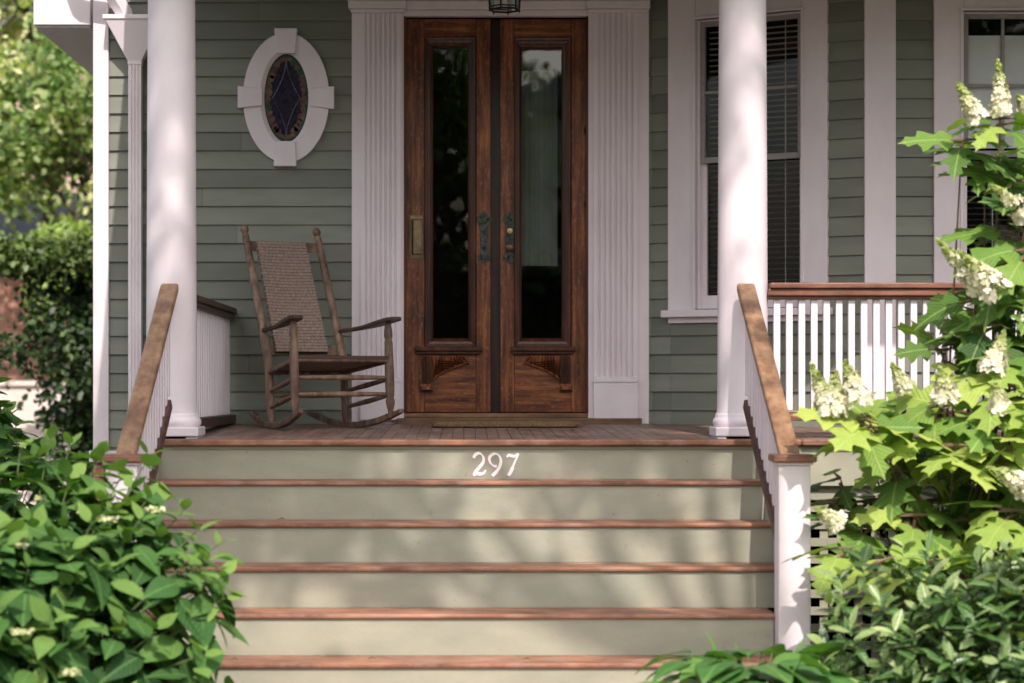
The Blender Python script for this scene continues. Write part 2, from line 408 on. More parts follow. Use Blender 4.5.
# ---- door surround
fluteL = (358, 404); 
def pilaster(p0, p1, side):
    mb = MB(); outer = (352, 404) if side < 0 else (588, 648.5)
    mb.box(ux(outer[0]), ux(outer[1]), -.032, .030, fl(13.6), 2.9, W0)
    # fluted shaft: one profile extruded upward
    u0, u1 = ux(p0+4), ux(p1-4); n = 7; prof = [(u0-.018, .030), (u0-.018, .052), (u0, .052)]
    pw = (u1-u0)/n
    for i in range(n):
        c = u0+(i+.5)*pw; r = pw*.27
        for k in range(7):
            t = math.pi*k/6; prof.append((c-r*math.cos(t), .052-.014*math.sin(t)))
    prof += [(u1, .052), (u1+.018, .052), (u1+.018, .030)]
    mb.prism(prof, zy(378), 2.9, lambda p, t: W0(p[0], p[1], t))
    o = mb.build('pilaster', M['white'], house, smooth=False)
    mb = MB(); a, b = ux(p0+1), ux(p1-1)
    mb.box(a, b, .030, .078, zy(419.5), zy(382), W0)
    mb.rect_profile(W0, [(a-.006, b+.006, zy(382), zy(380.5), .084), (a, b, zy(382), zy(379), .084), (a+.008, b-.008, zy(382), zy(377), .062)])
    mb.box(a-.005, b+.005, .03, .085, zy(382), zy(380), W0); mb.box(a+.006, b-.006, .03, .068, zy(380), zy(377.5), W0)
    mb.build('plinth', M['white'], o, .004)
    mb = MB(); a, b = (ux(349), ux(407)) if side < 0 else (ux(585), ux(649))
    mb.box(a+.012, b-.012, .03, .085, zy(14), zy(11), W0); mb.box(a, b, .03, .11, zy(11), zy(3), W0)
    mb.build('capital', M['white'], o, .008, seg=3)
    return o
pilaster(360, 402, -1); pilaster(592, 638, 1)
mb = MB(); mb.box(dL, dR, -.02, .045, zy(17), zy(11), W0); mb.box(dL-.0, dR+.0, .0, .07, zy(11), zy(2.5), W0)
mb.box(ux(352), ux(648), -.03, .028, zy(2.5), 3.0, W0); mb.box(ux(347), ux(650), .0, .13, zy(2.2), zy(-2), W0)
mb.build('entablature', M['white'], house, .006)
mb = MB(); mb.box(dL-.001, dL+.012, -.11, .03, dz0, dz1, W0); mb.box(dR-.012, dR+.001, -.11, .03, dz0, dz1, W0)
mb.build('door_jamb', M['mould'], house)
mb = MB(); mb.box(ux(397), ux(641), -.14, .09, fl(13.6)-.01, zy(418), W0); mb.box(dL, dR, -.14, .02, zy(418)+.001, zy(413.2), W0)
mb.build('threshold', M['sill_wood'], house, .005)

DW = -.045
M['astr'] = wood('astragal_wood', (.012,.005,.003), (.03,.011,.006), (.06,.022,.012), 'Z', 1, .35, .3)
def door(p0, p1, g0, g1, gt, gb, m0, m1, led0, led1, flip, latch):
    """p0..p1 leaf edges, g glass px, m moulding outer px"""
    d = MB(); a, b = ux(p0), ux(p1)
    mu0, mu1, mz0, mz1 = ux(m0), ux(m1), zy(347), zy(36)
    d.box(a, mu0, DW-.04, DW, dz0+.004, dz1-.004, W0); d.box(mu1+.0015, b, DW-.04, DW, dz0+.004, dz1-.004, W0)
    o = d.build('door', M['door'], house, .003)
    d = MB(); d.box(mu0+.0015, mu1, DW-.04, DW-.001, mz1, dz1-.005, W0); d.build('door_rail', M['door_x'], o, .002)
    d = MB(); d.box(mu0+.0015, mu1, DW-.04, DW-.001, dz0+.005, mz0, W0)
    d.build('door_rail', M['door_x'], o, .002)
    d = MB(); gu0, gu1, gz0, gz1 = ux(g0), ux(g1), zy(gb), zy(gt)
    def rr(t, w): return (mu0+(gu0-mu0)*t, mu1+(gu1-mu1)*t, mz0+(gz0-mz0)*t, mz1+(gz1-mz1)*t, w)
    d.rect_profile(W0, [rr(0, DW-.01), rr(0, DW+.016), rr(.12, DW+.022), rr(.3, DW+.018), rr(.36, DW+.008), rr(.62, DW+.004), rr(.68, DW-.004), rr(.85, DW-.01), rr(1.0, DW-.02), rr(1.0, DW-.045)])
    d.build('door_moulding', M['mould'], o, .0)
    d = MB(); d.add([W0(gu0-.01, DW-.03, gz0-.01), W0(gu1+.01, DW-.03, gz0-.01), W0(gu1+.01, DW-.03, gz1+.01), W0(gu0-.01, DW-.03, gz1+.01)], [(0,1,2,3)])
    d.build('glass_pane', M['glass_door'], o)
    # ledge
    d = MB(); l0, l1 = ux(led0), ux(led1)
    d.box(l0+.012, l1-.012, DW, DW+.03, zy(354), zy(351), W0); d.box(l0, l1, DW, DW+.045, zy(351), zy(346.5), W0)
    d.build('ledge', M['mould'], o, .004)
    # carved bracket
    d = MB(); s = -1 if flip else 1
    bu = ux(572) if flip else ux(421)
    def X(t): return bu+s*t
    prof = [(0, 0), (0, .028)]
    for i in range(4):
        c = .008+.056*(i+.5)/4; prof += [(c-.0055, .032), (c-.002, .012), (c+.002, .012), (c+.0055, .032)]
    prof += [(.068, .028), (.068, 0)]
    d.prism(prof, zy(384), zy(355), lambda p, t: W0(X(p[0]), DW+p[1], t))
    d.box(X(-.003), X(.071), DW, DW+.037, zy(386.5), zy(384), W0); d.box(X(.006), X(.062), DW, DW+.042, zy(389.5), zy(386.5), W0)
    # scrolling fan: ridged wedge from top inner corner
    n = 22; top = zy(355.5); L0, L1 = .072, .30
    def low(t):   # lower edge of carving
        return zy(381)+(zy(362)-zy(381))*(t**.62) if t < .9 else zy(362)-(t-.9)*.12
    prev = None; vs = []; fs = []
    for i in range(n+1):
        t = i/n; u = L0+(L1-L0)*t; ang = i % 2
        z0 = low(t); vs += [W0(X(u), DW+.004+.016*ang, z0), W0(X(L0+(u-L0)*.93), DW+.006+.015*ang, z0+(top-z0)*.5), W0(X(L0+(u-L0)*.86), DW+.022, top)]
    for i in range(n):
        for k in (0, 1): fs.append((3*i+k, 3*(i+1)+k, 3*(i+1)+k+1, 3*i+k+1))
    d.add(vs, fs)
    d.tube([W0(X(L0+(L1-L0)*t), DW+.014, low(t)) for t in [i/24 for i in range(25)]], .007, 6)
    cb = d.build('carved_bracket', M['door'], o, 0)
    d = MB()
    for i in range(5): c = .008+.056*i/4; d.box(min(X(c-.0022), X(c+.0022)), max(X(c-.0022), X(c+.0022)), DW+.013, DW+.0325, zy(383), zy(356.5), W0)
    d.box(min(X(-.006), X(.074)), max(X(-.006), X(.074)), DW, DW+.012, zy(392), zy(389.8), W0)
    for i in range(7):
        t = .06+.13*i; u = L0+(L1-L0)*t; d.tube([W0(X(L0+(u-L0)*.15), DW+.024, zy(376)-(zy(376)-top)*min(1, t*.9)-.0), W0(X(u), DW+.023, low(t)+.006)], .0028, 4)
    d.build('carving_shadow_line', M['astr'], cb)
    return o
dl = door(404.5, 490.5, 433, 468, 45, 338, 424.5, 476, 414.5, 482.5, False, False)
dr = door(500.5, 587.5, 522, 562, 47, 338, 514.5, 571.5, 510.5, 576, True, True)
mb = MB(); mb.prism([(ux(518)+i*.012, .006*math.sin(i*1.9)) for i in range(22)]+[(ux(518)+i*.012, .006*math.sin(i*1.9)-.004) for i in range(21, -1, -1)], zy(264), zy(66), lambda p, t: W0(p[0], -.20+p[1], t)); mb.build('curtain', simple('sheer_curtain', (.26,.29,.26), .9, var=.15, scale=5), dr)
mb = MB(); mb.box(ux(489.8), ux(501), -.12, DW-.03, dz0+.003, dz1-.003, W0); mb.build('astragal', M['astr'], dl)
def plate(px, door_, brass):
    u = ux(px); m = MB()
    out = [(-.022, .135), (-.03, .15), (-.027, .185), (-.045, .175), (-.04, .215), (-.022, .222), (-.02, .245), (-.008, .252), (0, .27)]
    lo = [(-.022, -.09), (-.034, -.105), (-.036, -.135), (-.018, -.14), (-.016, -.155), (-.006, -.16), (0, -.178)]
    left = lo[::-1]+out
    poly = [(x, z) for x, z in left]+[(-x, z) for x, z in left[::-1]][1:-1]
    zc = zy(243)
    poly = [(x*1.12, z*.76) for x, z in poly]
    m.prism(poly, DW, DW+.007, lambda p, t: W0(u+p[0], t, zc+p[1]))
    for k in range(26):
        a = random.uniform(-.028, .028); b = random.choice([random.uniform(.13, .2), random.uniform(-.115, -.075)])
        m.lathe(0, 0, [(0, 0)], 3) if False else m.tube([W0(u+a*.8, DW+.004, zc+b*.9), W0(u+a*.8+random.uniform(-.006, .006), DW+.013, zc+b*.9+random.uniform(-.006, .006))], [.006, .002], 6)
    o = m.build('lock_plate', M['verdigris'], door_, .0012)
    def knob(z, prof, mat, name, rmul=1):
        k = MB(); k.loops([[W0(u+r*math.cos(2*math.pi*i/20), w, z+r*math.sin(2*math.pi*i/20)) for i in range(20)] for r, w in prof], cap=True)
        k.build(name, mat, door_, smooth=True)
    if brass:
        knob(zy(230.5), [(.018, DW+.005), (.019, DW+.014), (.016, DW+.018), (.006, DW+.019), (.0055, DW+.024)], M['brass'], 'deadbolt')
        knob(zy(247), [(.012, DW+.005), (.009, DW+.02), (.009, DW+.03), (.022, DW+.038), (.026, DW+.05), (.02, DW+.06), (.008, DW+.064)], M['brass_dull'], 'door_knob')
        knob(zy(256), [(.005, DW+.005), (.005, DW+.009)], M['black'], 'keyhole')
    else:
        knob(zy(232), [(.009, DW+.005), (.009, DW+.010), (.004, DW+.009)], M['black'], 'keyhole')
        knob(zy(248), [(.014, DW+.005), (.014, DW+.011), (.006, DW+.010)], M['black'], 'spindle_hole')
plate(484.2, dl, False); plate(510, dr, True)
mb = MB(); a, b, c, d = ux(409.5), ux(423), zy(258), zy(215)
mb.rect_profile(W0, [(a, b, c, d, DW), (a, b, c, d, DW+.005), (a+.012, b-.006, c+.022, d-.022, DW+.007)])
ms = mb.build('mail_slot', M['brass_dull'], dl)
mb = MB(); mb.box(a+.022, b-.008, DW+.007, DW+.013, c+.026, d-.026, W0); mb.build('slot_flap', M['brass'], ms, .003) if False else mb.build('slot_flap', M['brass_dull'], dl, .003)
mb = MB(); mb.box(a+.012, a+.022, DW+.0072, DW+.009, c+.024, d-.024, W0); mb.build('slot_shadow_gap', M['black'], dl)
for zz in (130, 204):   # hinge knuckles / catches on the right edge
    mb = MB(); mb.tube([W0(dR-.016, DW+.012, zy(zz)-.018), W0(dR-.016, DW+.012, zy(zz)+.018)], .006, 8); mb.build('hinge', M['black'], dr)
# rooms behind the glass
def room(fr, u0, u1, z0, z1, dep, mat):
    m = MB(); A = [fr(u0, -.14, z0), fr(u1, -.14, z0), fr(u1, -.14, z1), fr(u0, -.14, z1)]; B = [fr(u0, -dep, z0), fr(u1, -dep, z0), fr(u1, -dep, z1), fr(u0, -dep, z1)]
    m.loops([A, B]); m.add(B, [(0,1,2,3)]); return m.build('room_interior', mat, house)
room(W0, dL-.1, dR+.1, dz0-.1, dz1+.1, 1.2, M['dim'])

# ---- oval window
oc = (ux(286.5), zy(98.4)); mb = MB()
def ell(a, b, w, n=56): return [W0(oc[0]+a*math.sin(2*math.pi*i/n), w, oc[1]+b*math.cos(2*math.pi*i/n)) for i in range(n)]
mb.loops([ell(.266, .400, .0), ell(.266, .400, .038), ell(.160, .296, .038), ell(.156, .292, .034), ell(.148, .284, .028), ell(.136, .272, .018), ell(.134, .270, -.02)])
ow = mb.build('oval_window', M['white'], house, smooth=True)
def keys():
    c = oc; z = lambda q: zy(q)
    def hexa(poly):
        m = MB(); m.prism(poly, .0, .056, lambda p, t: W0(p[0], t, p[1])); return m.build('keystone', M['white'], ow, .004)
    hexa([(ux(274.8), zy(29.5)), (ux(297.8), zy(29.5)), (ux(295.6), zy(54.5)), (ux(277.6), zy(54.5))])
    hexa([(ux(276.5), zy(142)), (ux(295.5), zy(142)), (ux(297), zy(167)), (ux(274), zy(167))])
    hexa([(ux(238.5), zy(87)), (ux(263), zy(89.5)), (ux(263), zy(106.5)), (ux(238.5), zy(109))])
    hexa([(ux(334.5), zy(87.3)), (ux(310), zy(89.5)), (ux(310), zy(107)), (ux(334.5), zy(110))])
keys()
mb = MB(); mb.add(ell(.136, .272, .0175), [tuple(range(56))]); mb.build('stained_glass', M['stain_dark'], ow)
mb = MB(); mg = MB()
for i in range(34):
    t = 2*math.pi*(i+.5*random.random())/34; 
    if abs(math.cos(t)) > .93: continue
    cx, cz = oc[0]+.108*math.sin(t), oc[1]+.232*math.cos(t); r = random.uniform(.014, .026)
    pts = [W0(cx+r*math.cos(q)*random.uniform(.8, 1.1), .0195, cz+r*1.15*math.sin(q)) for q in [k*math.pi/4 for k in range(8)]]
    (mb if random.random() < .8 else mg).add(pts, [tuple(range(8))])
for q in (.85, 2.2, 3.9, 5.5, 1.7):
    cx, cz = oc[0]+.118*math.sin(q), oc[1]+.25*math.cos(q)
    mg.add([W0(cx+.017*math.cos(k), .019, cz+.025*math.sin(k)) for k in [j*math.pi/4 for j in range(8)]], [tuple(range(8))])
mb.loops([ell(.124, .252, .0188), ell(.106, .230, .0188)]); mg.loops([ell(.131, .264, .0184), ell(.121, .250, .0184)])
mb.build('amber_glass', M['stain_amber'], ow); mg.build('green_glass', M['stain_green'], ow)
mb = MB()
for sx in (-1, 1):
    for sz in (-1, 1):
        mb.tube([W0(oc[0]+sx*(.085*(1-t)**1.7), .021, oc[1]+sz*.235*t) for t in [k/10 for k in range(11)]], .0022, 5)
mb.build('lead_came', M['lead'], ow)

# ---- sash windows
def window(fr, u0, u1, z0, z1, zm, cas, mun, label=None, shade=None, top_ext=.25):
    """u0..u1 / z0..z1 clear opening inside the casing"""
    m = MB(); c0, c1, ct = cas
    m.box(u0-c0, u0, -.03, .032, z0-.005, z1+ct, fr); m.box(u1, u1+c1, -.03, .032, z0-.005, z1+ct, fr); m.box(u0+.001, u1-.001, -.03, .031, z1, z1+ct, fr)
    for q, k in ((u0, -1), (u1, 1)): m.box(min(q, q+k*.018), max(q, q+k*.018), .030, .042, z0, z1+.018, fr)
    m.box(u0-.018, u1+.018, .030, .043, z1, z1+.018, fr)
    w = m.build('window', M['white'], house, .003)
    m = MB(); m.box(u0-c0-.03, u1+c1+.03, -.03, .075, z0-.05, z0-.006, fr); m.box(u0-c0, u1+c1, .0, .03, z0-.085, z0-.051, fr); m.build('sill', M['white'], w, .005)
    m = MB(); s = .028
    m.rect_profile(fr, [(u0, u1, z0, z1, .03), (u0, u1, z0, z1, -.005), (u0+.012, u1-.012, z0+.01, z1-.012, -.005), (u0+.012, u1-.012, z0+.01, z1-.012, -.1)])
    m.build('window_frame', M['white'], w)
    def sash(za, zb, wo, mat, name):
        m = MB(); a, b = u0+.012, u1-.012; bt = .045 if name == 'lower_sash' else .008
        m.box(a, a+s, wo-.03, wo, za, zb, fr); m.box(b-s, b, wo-.03, wo, za, zb, fr)
        m.box(a+s, b-s, wo-.03, wo-.001, za, za+s+bt, fr); m.box(a+s, b-s, wo-.03, wo-.001, zb-s, zb, fr)
        if mun and name == 'upper_sash':
            mids = [a+(b-a)*k/mun for k in range(1, mun)]
            for mid in mids: m.box(mid-.009, mid+.009, wo-.028, wo-.003, za+s+.01, zb-s, fr)
            zz = za+(zb-za)*.5; m.box(a+s, b-s, wo-.027, wo-.0045, zz-.009, zz+.009, fr)
        o = m.build(name, mat, w, .002)
        m = MB(); m.add([fr(a+s-.004, wo-.016, za+s), fr(b-s+.004, wo-.016, za+s), fr(b-s+.004, wo-.016, zb-s+.004), fr(a+s-.004, wo-.016, zb-s+.004)], [(0,1,2,3)])
        m.build('glass_pane', M['glass'], w)
    sash(zm-.015, z1-.012, -.012, M['sash'], 'upper_sash'); sash(z0+.01, zm+.02, -.045, M['white'], 'lower_sash')
    # venetian blind
    m = MB(); zz = z0+.03
    while zz < (zm if shade else z1-.05):
        m.add([fr(u0+.03, -.125, zz), fr(u1-.03, -.125, zz), fr(u1-.03, -.098, zz+.006), fr(u0+.03, -.098, zz+.006)], [(0,1,2,3)]); zz += .034
    for q in (.28, .78): m.box(u0+(u1-u0)*q-.003, u0+(u1-u0)*q+.003, -.097, -.0965, z0+.02, (zm if shade else z1-.03), fr)
    m.build('blind', M['blind'], w)
    if shade:
        m = MB(); m.box(u0+.02, u1-.02, -.062, -.058, zm+.04, shade, fr); m.build('roller_shade', M['shade'], w)
    room(fr, u0-.02, u1+.02, z0-.05, z1+.05, .6, M['dark'])
    return w
au0, au1 = fu(697.5), fu(803); 
window(W1, au0, au1, fz(750, 308), fz(750, 15.5), fz(750, 158), (au0-a0, a1-au1, .22), 2)
bu0 = (962-PX)*12.9/F; zz = lambda q: EZ+(PY-q)*12.9/F
window(W2, bu0, bu0+.72, zz(305), zz(11.5), zz(154), (bu0-bc0, .24, .14), 3, shade=zz(34))

# ------------------------------------------------------------------ porch
porch = thing('porch', 'covered front porch with two round white columns and reddish plank floor', 'porch', (0, 11.3, GZ))
XL, XR = -1.68, 5.6
mb = MB(); x = XL; 
while x < XR:
    w = .062; xe = min(x+w, XR); x0, x1 = x+.0012, xe-.0012
    yb = 13.6+.0
    if x1 > FX0: yb = 13.6-(min(x1, FX0+1.178)-FX0)*.7/1.178-.0
    poly = [(11.2, -.026), (11.2, 0), (yb+.02, fl(yb)), (yb+.02, fl(yb)-.026)]
    mb.prism(poly, x0, x1, lambda p, t: (t, p[0], p[1])); x += w
mb.build('floor', M['floor'], porch, .0015, seg=1)
mb = MB(); x = XL
while x < XR:
    xe = min(x+random.uniform(2.2, 3.4), XR); mb.box(x, xe-.002, 11.18, 11.1985, -.029, .003); x = xe
mb.build('floor_nosing', M['tread'], porch, .009, seg=3)
mb = MB(); mb.box(XL+.03, XR-.03, 11.26, 13.5, -.2, -.03); mb.build('floor_frame', M['dark'], porch)
mb = MB(); mb.box(1.53, XR, 11.215, 11.25, -.235, -.03); mb.build('fascia_board', M['cream'], porch, .003); mb = MB(); mb.box(XL, -1.6, 11.215, 11.25, -.235, -.03); mb.box(XL, XL+.03, 11.25, 13.57, -.235, -.028)
mb.build('fascia_board', M['cream'], porch, .003)
mb = MB(); mb.box(1.53, XR, 11.25, 11.275, -.31, -.236); mb.box(1.53, XR, 11.243, 11.275, -1.28, -1.2)
for q in (1.53, 3.0, 4.4, 5.5): mb.box(q, q+.08, 11.244, 11.274, -1.2, -.31)
mb.build('skirt_frame', M['cream'], porch, .003)
mb = MB(); x = 1.64
while x < XR: mb.box(x, x+.042, 11.262, 11.272, -1.2, -.31); x += .088
mb.build('lattice', M['cream'], porch)
mb = MB(); z = -1.16
while z < -.34: mb.box(1.61, XR, 11.25, 11.261, z, z+.042); z += .088
mb.build('lattice', M['cream'], porch)
mb = MB(); mb.box(1.5, XR, 12.2, 12.25, GZ, -.2); mb.build('crawlspace_dark', M['dark'], porch)  # black sheet stands for the darkness behind the lattice
mb = MB(); mb.box(-1.68, -1.64, 11.26, 13.55, -1.3, -.236); mb.build('side_skirt', M['cream'], porch)
def column(cx):
    cy = 11.5; z0 = fl(11.35)
    m = MB(); prof = [(.137, z0+.13), (.133, z0+.16), (.131, z0+.3), (.1305, .6), (.128, 1.2), (.1255, 1.8), (.1225, 2.3), (.117, 2.56), (.130, 2.57), (.130, 2.59), (.118, 2.60), (.118, 2.64)]
    m.lathe(cx, cy, prof, 64); c = m.build('column', M['white'], porch, smooth=True)
    m = MB(); m.lathe(cx, cy, [(.146, z0+.06), (.154, z0+.072), (.156, z0+.085), (.152, z0+.10), (.146, z0+.106), (.143, z0+.112), (.143, z0+.122), (.140, z0+.128), (.137, z0+.131)], 64); m.build('base_ring', M['white'], c, smooth=True)
    m = MB(); m.box(cx-.158, cx+.158, cy-.158, cy+.158, z0+.012, z0+.06)
    m.box(cx-.15, cx-.10, cy-.15, cy+.15, z0-.005, z0+.011); m.box(cx+.09, cx+.15, cy-.14, cy+.15, z0-.005, z0+.011); m.build('base_plinth', M['white'], c, .006)
    m = MB(); m.lathe(cx, cy, [(.12, 2.641), (.15, 2.67), (.15, 2.68)], 48); m.box(cx-.17, cx+.17, cy-.17, cy+.17, 2.681, 2.75); m.build('capital', M['white'], c, .005)
column(-1.534); column(1.451); column(5.35)
mb = MB(); mb.box(XL-.05, XR, 11.36, 11.64, 2.752, 3.0); mb.build('beam', M['white'], porch, .005)
mb = MB(); mb.box(XL-.0, XR, 11.642, 12.86, 2.90, 2.93)
mb.box(XL, FX0, 12.861, 13.44, 2.90, 2.93)
mb.build('ceiling', M['ceiling'], porch)
mb = MB(); mb.prism([(10.94, 2.93), (10.94, 3.05), (13.45, 3.75), (13.45, 3.05), (11.36, 3.002), (11.36, 2.93)], XL-.3, XR+.3, lambda p, t: (t, p[0], p[1])); mb.build('roof', M['roof'], porch)
mb = MB(); mb.box(XL-.32, XR+.32, 10.90, 10.938, 2.79, 3.07); mb.build('eave_fascia', M['white'], porch, .004)

# ------------------------------------------------------------------ steps
steps = thing('porch_steps', 'wide wooden steps with reddish treads and sage risers numbered 297', 'steps', (0, 10.3, GZ))
H, T = .19, .289
def sx(k): return (-1.60, 1.53) if k < 4 else (-1.495, 1.412)
risers = []
for k in range(0, 7):
    yf = 11.2-T*k; a, b = sx(k)
    m = MB(); zt = -H*k-.0285; m.box(a, b, yf+.016, yf+.04, -H*(k+1)-.0087 if k < 6 else GZ, zt)
    r = m.build('riser', M['riser'], steps, 0); risers.append(r)
    if k:
        m = MB(); a2, b2 = a-.01, b+.01
        x = a2; cut = random.uniform(-.6, .9)
        m.box(a2, b2, yf, yf+.139, -H*k-.029, -H*k-.008); m.box(a2, b2, yf+.143, yf+T+.015, -H*k-.029, -H*k-.009)
        m.build('tread', M['tread'], steps, .007, seg=3)
    else:
        m = MB(); m.box(a, b, yf+.006, yf+.0155, -.046, -.030); m.build('cove_moulding', M['riser'], steps, .004)
# stringers
for a, b in ((-1.60, -1.56), (1.49, 1.53)):
    m = MB(); poly = [(11.25, -.03), (11.25, -1.3), (9.9, -1.3), (9.9, -H*4-.21)]
    for k in range(4, 0, -1): poly += [(11.2-T*k+.05, -H*(k+1)-.0), (11.2-T*k+.05, -H*k-.03)] if False else []
    poly += [(10.05, -.80), (11.2, -.06)]
    m.prism(poly, a, b, lambda p, t: (t, p[0], p[1])); m.build('stringer', M['cream'], steps)
# digits
def crom(pts, n=10):
    out = []; p = [pts[0]]+list(pts)+[pts[-1]]
    for i in range(1, len(p)-2):
        for k in range(n):
            t = k/n; a, b, c, d = [np.array(q, float) for q in p[i-1:i+3]]
            out.append(.5*((2*b)+(-a+c)*t+(2*a-5*b+4*c-d)*t*t+(-a+3*b-3*c+d)*t**3))
    out.append(np.array(p[-2], float)); return out
def digit(strokes, px0, pw, ytop, ybot, yq):
    s = 11.213/F; x0 = (px0-PX)*s; wx = pw*s; zb = EZ+(PY-ybot-.6)*s; hz = (ybot-ytop)*s
    m = MB()
    for si, (pts, wmin, wmax, pen) in enumerate(strokes):
        c = crom(pts); vs = []
        for i, q in enumerate(c):
            t = c[min(i+1, len(c)-1)]-c[max(i-1, 0)]; ang = math.atan2(t[1]*hz, t[0]*wx)
            w = (wmin+(wmax-wmin)*abs(math.sin(ang-pen)))
            n = np.array([-math.sin(ang), math.cos(ang)])*w/2
            X, Z = x0+q[0]*wx, zb+q[1]*hz
            vs.append(((X+n[0], Z+n[1]), (X-n[0], Z-n[1])))
        ls = []
        yy = yq-.0004*si
        for a, b in vs: ls.append([(a[0], yy+.0035, a[1]), (a[0], yy, a[1]), (b[0], yy, b[1]), (b[0], yy+.0035, b[1])])
        m.loops(ls, cap=True)
    return m.build('digit', M['digit'], risers[0])
yq = 11.2+.016-.0035
digit([([(.05,.80), (.2,.95), (.5,1.0), (.78,.86), (.78,.62), (.5,.40), (.2,.2), (.08,.04)], .007, .017, R(-50)), ([(.02,.05), (.3,.12), (.6,.10), (.85,.16), (.98,.28)], .007, .017, R(75))], 473, 13, 452.8, 475.8, yq)
digit([([(.62,.46), (.4,.46), (.12,.62), (.08,.84), (.4,1.0), (.75,.94), (.92,.7), (.8,.4), (.5,.15), (.3,.02)], .007, .016, R(-40)), ([(.62,.22), (.45,.12), (.28,.02)], .008, .018, R(-30))], 488.5, 13.5, 453.2, 475.8, yq)
digit([([(.02,.84), (.2,.93), (.6,.88), (.98,1.0)], .007, .015, R(80)), ([(.97,.99), (.72,.7), (.45,.35), (.15,.02)], .006, .011, R(0)), ([(.5,.4), (.34,.2), (.16,.03)], .008, .019, R(0))], 506.5, 12.5, 453, 475.8, yq)

# ------------------------------------------------------------------ stair railings
def stair_rail(xc, xn, label):
    t = thing('stair_railing', label, 'railing', (xc, 10.6, GZ), 'railings beside the porch steps')
    def hz(y): return .80-.654*(11.3-y)
    def xx(y): return xc+(xn-xc)*(11.3-y)/1.3*.9
    def bar(y0, y1, w0, w1, top, thick, name, mat, bev):
        m = MB(); ls = []
        for i in range(9):
            y = y0+(y1-y0)*i/8; z = hz(y)+top; x = xx(y)
            ls.append([(x-w0, y, z-thick), (x+w0, y, z-thick), (x+w1, y, z), (x-w1, y, z)])
        m.loops(ls, cap=True); return m.build(name, mat, t, bev, seg=3)
    bar(11.31, 9.97, .047, .047, 0, .048, 'handrail', M['rail'], .012)
    bar(11.26, 10.08, .030, .030, -.05, .035, 'subrail', M['white'], .003)
    bar(11.16, 9.98, .040, .032, -.50, .045, 'bottom_rail', M['rail_dark2'], .006)
    y = 11.20; protos = None
    while y > 10.10:
        m = MB(); x = xx(y); z1 = hz(y)-.084; z0 = hz(y)-.548 if y < 11.17 else -.03
        hw = .017
        m.box(x-hw, x+hw, y-hw, y+hw, hz(y)-.51, z1); m.build('baluster', M['white'], t, .002, seg=1); y -= .079
    m = MB(); nw = .0715; m.box(xn-nw, xn+nw, 9.93, 10.073, GZ, -.085)
    n = m.build('newel_post', M['white'], t, .004)
    m = MB(); m.box(xn-.083, xn+.083, 9.918, 10.085, -.0845, -.072); m.build('newel_moulding', M['white'], n, .004)
    m = MB(); m.box(xn-.098, xn+.098, 9.90, 10.10, -.0715, -.036); m.build('newel_cap', M['rail_x'], n, .010, seg=3)
M['rail_dark2'] = wood('bottom_rail_wood', (.055,.026,.02), (.115,.055,.042), (.19,.10,.078), 'Y', 1, .45, .3)
stair_rail(1.443, 1.488, 'brown handrail with white balusters and square newel on the right of the steps')
stair_rail(-1.518, -1.552, 'brown handrail with white balusters on the left of the steps beside the hydrangea')

# porch railings
t = thing('porch_railing', 'front porch railing with red-brown cap and white balusters right of the steps', 'railing', (3.4, 11.48, 0), 'railings around the porch')
mb = MB(); mb.box(1.585, 5.22, 11.40, 11.54, .782, .812); mb.build('top_rail', M['rail_x'], t, .007, seg=3)
mb = MB(); mb.box(1.575, 5.22, 11.415, 11.525, .745, .7805); mb.box(1.575, 5.22, 11.435, 11.505, .727, .7445); mb.build('rail_moulding', M['rail_x'], t, .005)
mb = MB(); mb.box(1.575, 5.22, 11.43, 11.51, .095, .148); mb.build('bottom_rail', M['rail_x'], t, .005)
x = (776.6-PX)*11.47/F
while x < 5.2:
    m = MB(); m.box(x-.0168, x+.0168, 11.453, 11.487, .149, .7265); m.build('baluster', M['white'], t, .002, seg=1); x += .0648
t = thing('porch_railing', 'short side railing between left column and wall, dark cap and white balusters', 'railing', (-1.46, 12.6, 0), 'railings around the porch')
mb = MB(); mb.box(-1.515, -1.405, 11.6, 13.56, .724, .758); mb.box(-1.50, -1.42, 11.6, 13.56, .690, .723); mb.build('top_rail', M['rail_dark'], t, .007, seg=3)
mb = MB(); mb.box(-1.51, -1.41, 11.6, 13.56, .050, .105); mb.build('bottom_rail', M['rail_dark'], t, .005)
y = 11.68
while y < 13.55:
    m = MB(); m.box(-1.477, -1.443, y-.017, y+.017, .106, .689); m.build('baluster', M['white'], t, .002, seg=1); y += .0825

# ------------------------------------------------------------------ doormat
mb = MB()
n = 40; ls = []
def rrect(x0, x1, y0, y1, r, z, k=5):
    pts = []
    for cx, cy, a0_ in ((x1-r, y1-r, 0), (x0+r, y1-r, 90), (x0+r, y0+r, 180), (x1-r, y0+r, 270)):
        for i in range(k+1):
            a = R(a0_+90*i/k); pts.append((cx+r*math.cos(a), cy+r*math.sin(a), z+fl(cy)))
    return pts
for ins, z in ((.01, 0), (.0, .008), (.0, .026), (.008, .034), (.02, .037)): ls.append(rrect(-.195+ins, .668-ins, 12.88+ins, 13.34-ins, .05, z))
mb.loops(ls, cap=True)
dm = mb.build('doormat', M['coir'], smooth=True); tag(dm, 'tan coir doormat lying in front of the oak double doors', 'doormat')

